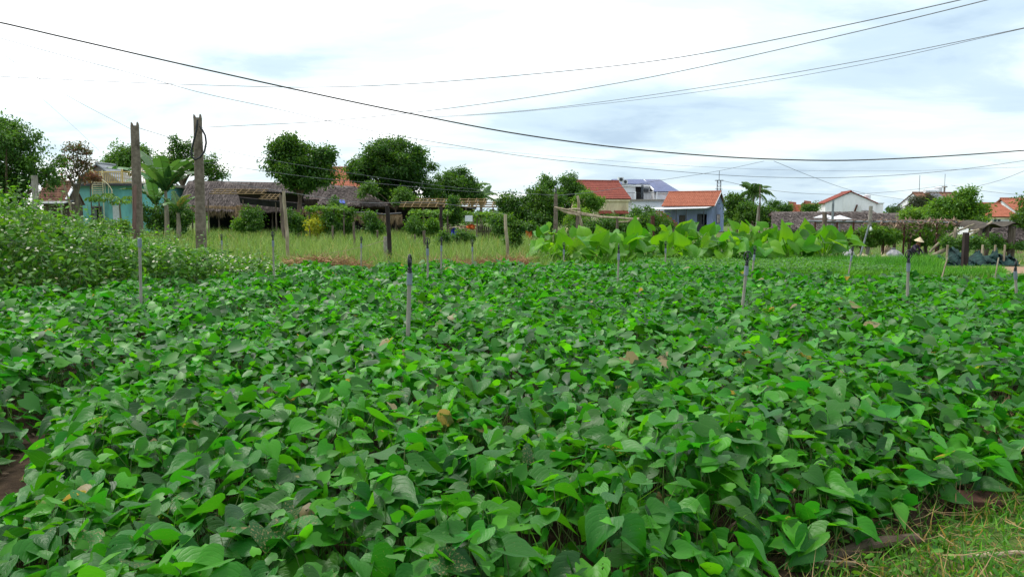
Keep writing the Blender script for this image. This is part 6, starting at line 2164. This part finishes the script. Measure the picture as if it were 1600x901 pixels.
def sack(px, py, Y, w, h, m, label, seed):
    """a slumped bag: lumpy, wider at the foot, tied top"""
    r = random.Random(seed)
    x0 = X(px, Y)
    b = MB()
    prof = [(.9, 0), (1.05, .12), (1.0, .35), (.8, .62), (.42, .85), (.16, .95), (.24, 1.05)]
    n = 14
    vs = []
    for rr, z in prof:
        for k in range(n):
            t = 2 * math.pi * k / n
            q_ = rr * (1 + .14 * math.sin(3 * t + seed + z * 4) + .07 * math.sin(7 * t + z * 9))
            vs.append((w / 2 * q_ * math.cos(t) + .12 * w * z * math.sin(seed), w / 2.4 * q_ * math.sin(t), h * z))
    fs = [tuple(reversed(range(n))), tuple((len(prof) - 1) * n + k for k in range(n))]
    for i in range(len(prof) - 1):
        for k in range(n):
            fs.append((i * n + k, i * n + (k + 1) % n, (i + 1) * n + (k + 1) % n, (i + 1) * n + k))
    o = b.add(vs, fs).build('sack', M[m], None, True)
    o.location = (x0, Y, gz(x0, Y))
    o.rotation_euler = (0, 0, seed)
    return tag(o, label, 'sack', 'sacks and plastic under the trellis')


for a in ((1326, 390, 36, .75, .62, 'bag', 'grey bag at the left end of the sack pile', 1), (1334, 393, 35.4, .5, .42, 'bag', 'small crumpled grey bag in front of the left bag', 2), (1347, 396, 35.5, .8, .42, 'tan_bag', 'tan sack in the middle of the sack pile', 3), (1364, 398, 35, .7, .34, 'bag', 'low white bag right of the tan sack', 4),
          (1384, 397, 35.2, .55, .4, 'tan_bag', 'small tan sack left of the large grey bag', 5), (1397, 393, 36, .85, .6, 'bag', 'large grey bag beside the person in the hat', 6), (1386, 385, 38.5, .6, .7, 'tan_bag', 'brown sack behind the large grey bag', 7)):
    sack(*a)
tag(MB().hexa([P(1510, 373, 40), P(1525, 373, 40), P(1525, 372, 41), P(1510, 372, 41), P(1511, 371, 40), P(1526, 371, 40), P(1526, 370, 41), P(1511, 370, 41)]).build('tarpaulin', M['blue_sheet']), 'flat blue and red canopy edge behind the black post', 'tarpaulin')
for px_, lab in ((1512, 'left pole under the flat blue canopy'), (1524, 'right pole under the flat blue canopy')):
    pxpost(px_, px_, 372, 40.5, (.04, .035), M['old_wood'], lab, name='canopy_pole')
tag(MB().lathe([(.18, 0), (.26, .05), (.30, .28), (.33, .30), (.30, .31), (.24, .12), (0, .10)], 14, (X(1532, 31), 31, gz(X(1532, 31), 31))).build('basin', M['blue_sheet'], None, True), 'blue plastic basin among the shrubs behind the net', 'basin')


# ---- person squatting at work under the trellis, conical hat
def person(px, Y, rz, label):
    x0 = X(px, Y)
    t = empty('person', (x0, Y, gz(x0, Y)), rz, label, 'person')
    # skeleton (faces -y): squatting, trunk bent forward, arms reaching to the ground
    J = {'pel': (0, .10, .26), 'spine': (0, .02, .44), 'chest': (0, -.10, .60), 'neck': (0, -.20, .72), 'head0': (0, -.25, .79), 'head1': (0, -.28, .90)}
    for s, n_ in ((-1, 'l'), (1, 'r')):
        J['sh' + n_] = (s * .17, -.12, .65); J['el' + n_] = (s * .24, -.28, .45); J['wr' + n_] = (s * .15, -.44, .27); J['ha' + n_] = (s * .13, -.49, .21)
        J['hip' + n_] = (s * .09, .10, .25); J['kn' + n_] = (s * .17, -.26, .46); J['an' + n_] = (s * .13, -.02, .08); J['to' + n_] = (s * .15, -.18, .04)
    rad = {'pel': .145, 'spine': .135, 'chest': .145, 'neck': .055, 'head0': .075, 'head1': .085, 'sh': .065, 'el': .045, 'wr': .030, 'ha': .032, 'hip': .11, 'kn': .065, 'an': .042, 'to': .036}
    E = [('pel', 'spine'), ('spine', 'chest'), ('chest', 'neck'), ('neck', 'head0'), ('head0', 'head1')]
    for n_ in 'lr':
        E += [('chest', 'sh' + n_), ('sh' + n_, 'el' + n_), ('el' + n_, 'wr' + n_), ('wr' + n_, 'ha' + n_), ('pel', 'hip' + n_), ('hip' + n_, 'kn' + n_), ('kn' + n_, 'an' + n_), ('an' + n_, 'to' + n_)]
    names = list(J)
    V = [J[k_] for k_ in names]
    Ed = [(names.index(a), names.index(b_)) for a, b_ in E]
    # five fingers on each hand
    for s, n_ in ((-1, 'l'), (1, 'r')):
        hx = J['ha' + n_]
        for f in range(5):
            sp_ = (f - 2) * .016
            p1 = (hx[0] + sp_, hx[1] - .03, hx[2] - .045)
            p2 = (hx[0] + sp_ * 1.1, hx[1] - .03 + .01, hx[2] - .085 + abs(f - 2) * .006)
            if f == (4 if s < 0 else 0):
                p1 = (hx[0] - s * .045, hx[1] - .01, hx[2] - .02); p2 = (hx[0] - s * .055, hx[1] - .02, hx[2] - .055)
            V += [p1, p2]
            Ed += [(names.index('ha' + n_), len(V) - 2), (len(V) - 2, len(V) - 1)]
    me = bpy.data.meshes.new('body')
    me.from_pydata(V, Ed, [])
    ob = bpy.data.objects.new('body', me)
    col.objects.link(ob)
    ob.modifiers.new('skin', 'SKIN').use_smooth_shade = True
    if not me.skin_vertices:
        bpy.context.view_layer.objects.active = ob
        bpy.ops.mesh.customdata_skin_add()
    for i, sv in enumerate(me.skin_vertices[0].data):
        if i < len(names):
            k_ = names[i]
            r_ = rad.get(k_, rad.get(k_[:-1]))
        else:
            r_ = .0095
        sv.radius = (r_, r_)
        sv.use_root = (i == 0)
    ob.modifiers.new('smooth', 'SUBSURF').levels = 1
    dg = bpy.context.evaluated_depsgraph_get()
    bm_ = bpy.data.meshes.new_from_object(ob.evaluated_get(dg))
    bpy.data.objects.remove(ob)
    bm_.materials.clear()
    for k_ in ('shirt', 'trousers', 'skin'):
        bm_.materials.append(M[k_])
    for p_ in bm_.polygons:
        c_ = p_.center
        if c_.z > .74 or (c_.z < .235 and c_.y < -.40):
            p_.material_index = 2
        elif (c_.z < .36 and c_.y > -.36) or (abs(c_.x) > .1 and c_.y > -.33 and c_.z < .50 and c_.y < .0 and not c_.z > .5):
            p_.material_index = 1
        else:
            p_.material_index = 0
    body = link('body', bm_, None, t)
    # face: nose, eyes, ears; hair at the nape
    MB().lathe([(.022, 0), (.016, .02), (.004, .038)], 8).build('nose', M['skin'], t, True).matrix_local = Matrix.Translation((0, -.345, .835)) @ Matrix.Rotation(R(80), 4, 'X')
    for s in (-1, 1):
        MB().lathe([(0, 0), (.012, .003), (0, .007)], 8).build('eye', M['hair'], t, True).matrix_local = Matrix.Translation((s * .032, -.342, .865)) @ Matrix.Rotation(R(90), 4, 'X')
    MB().lathe([(.02, -.09), (.085, -.04), (.098, .03), (.07, .085), (.01, .10)], 12, (0, -.245, .885)).build('hair', M['hair'], t, True)
    h = MB().lathe([(.215, -.045), (.218, -.04), (.12, .055), (.02, .15), (.004, .158)], 26)
    h.lathe([(.21, -.048), (.115, .045), (.012, .14)], 26)
    ho_ = h.build('conical_hat', M['hat'], t, True)
    ho_.location = (0, -.29, .935)
    ho_.rotation_euler = (R(14), 0, 0)
    return t


person(1426, 37.5, R(35), 'person in a pale conical hat and dark shirt crouching under the trellis')
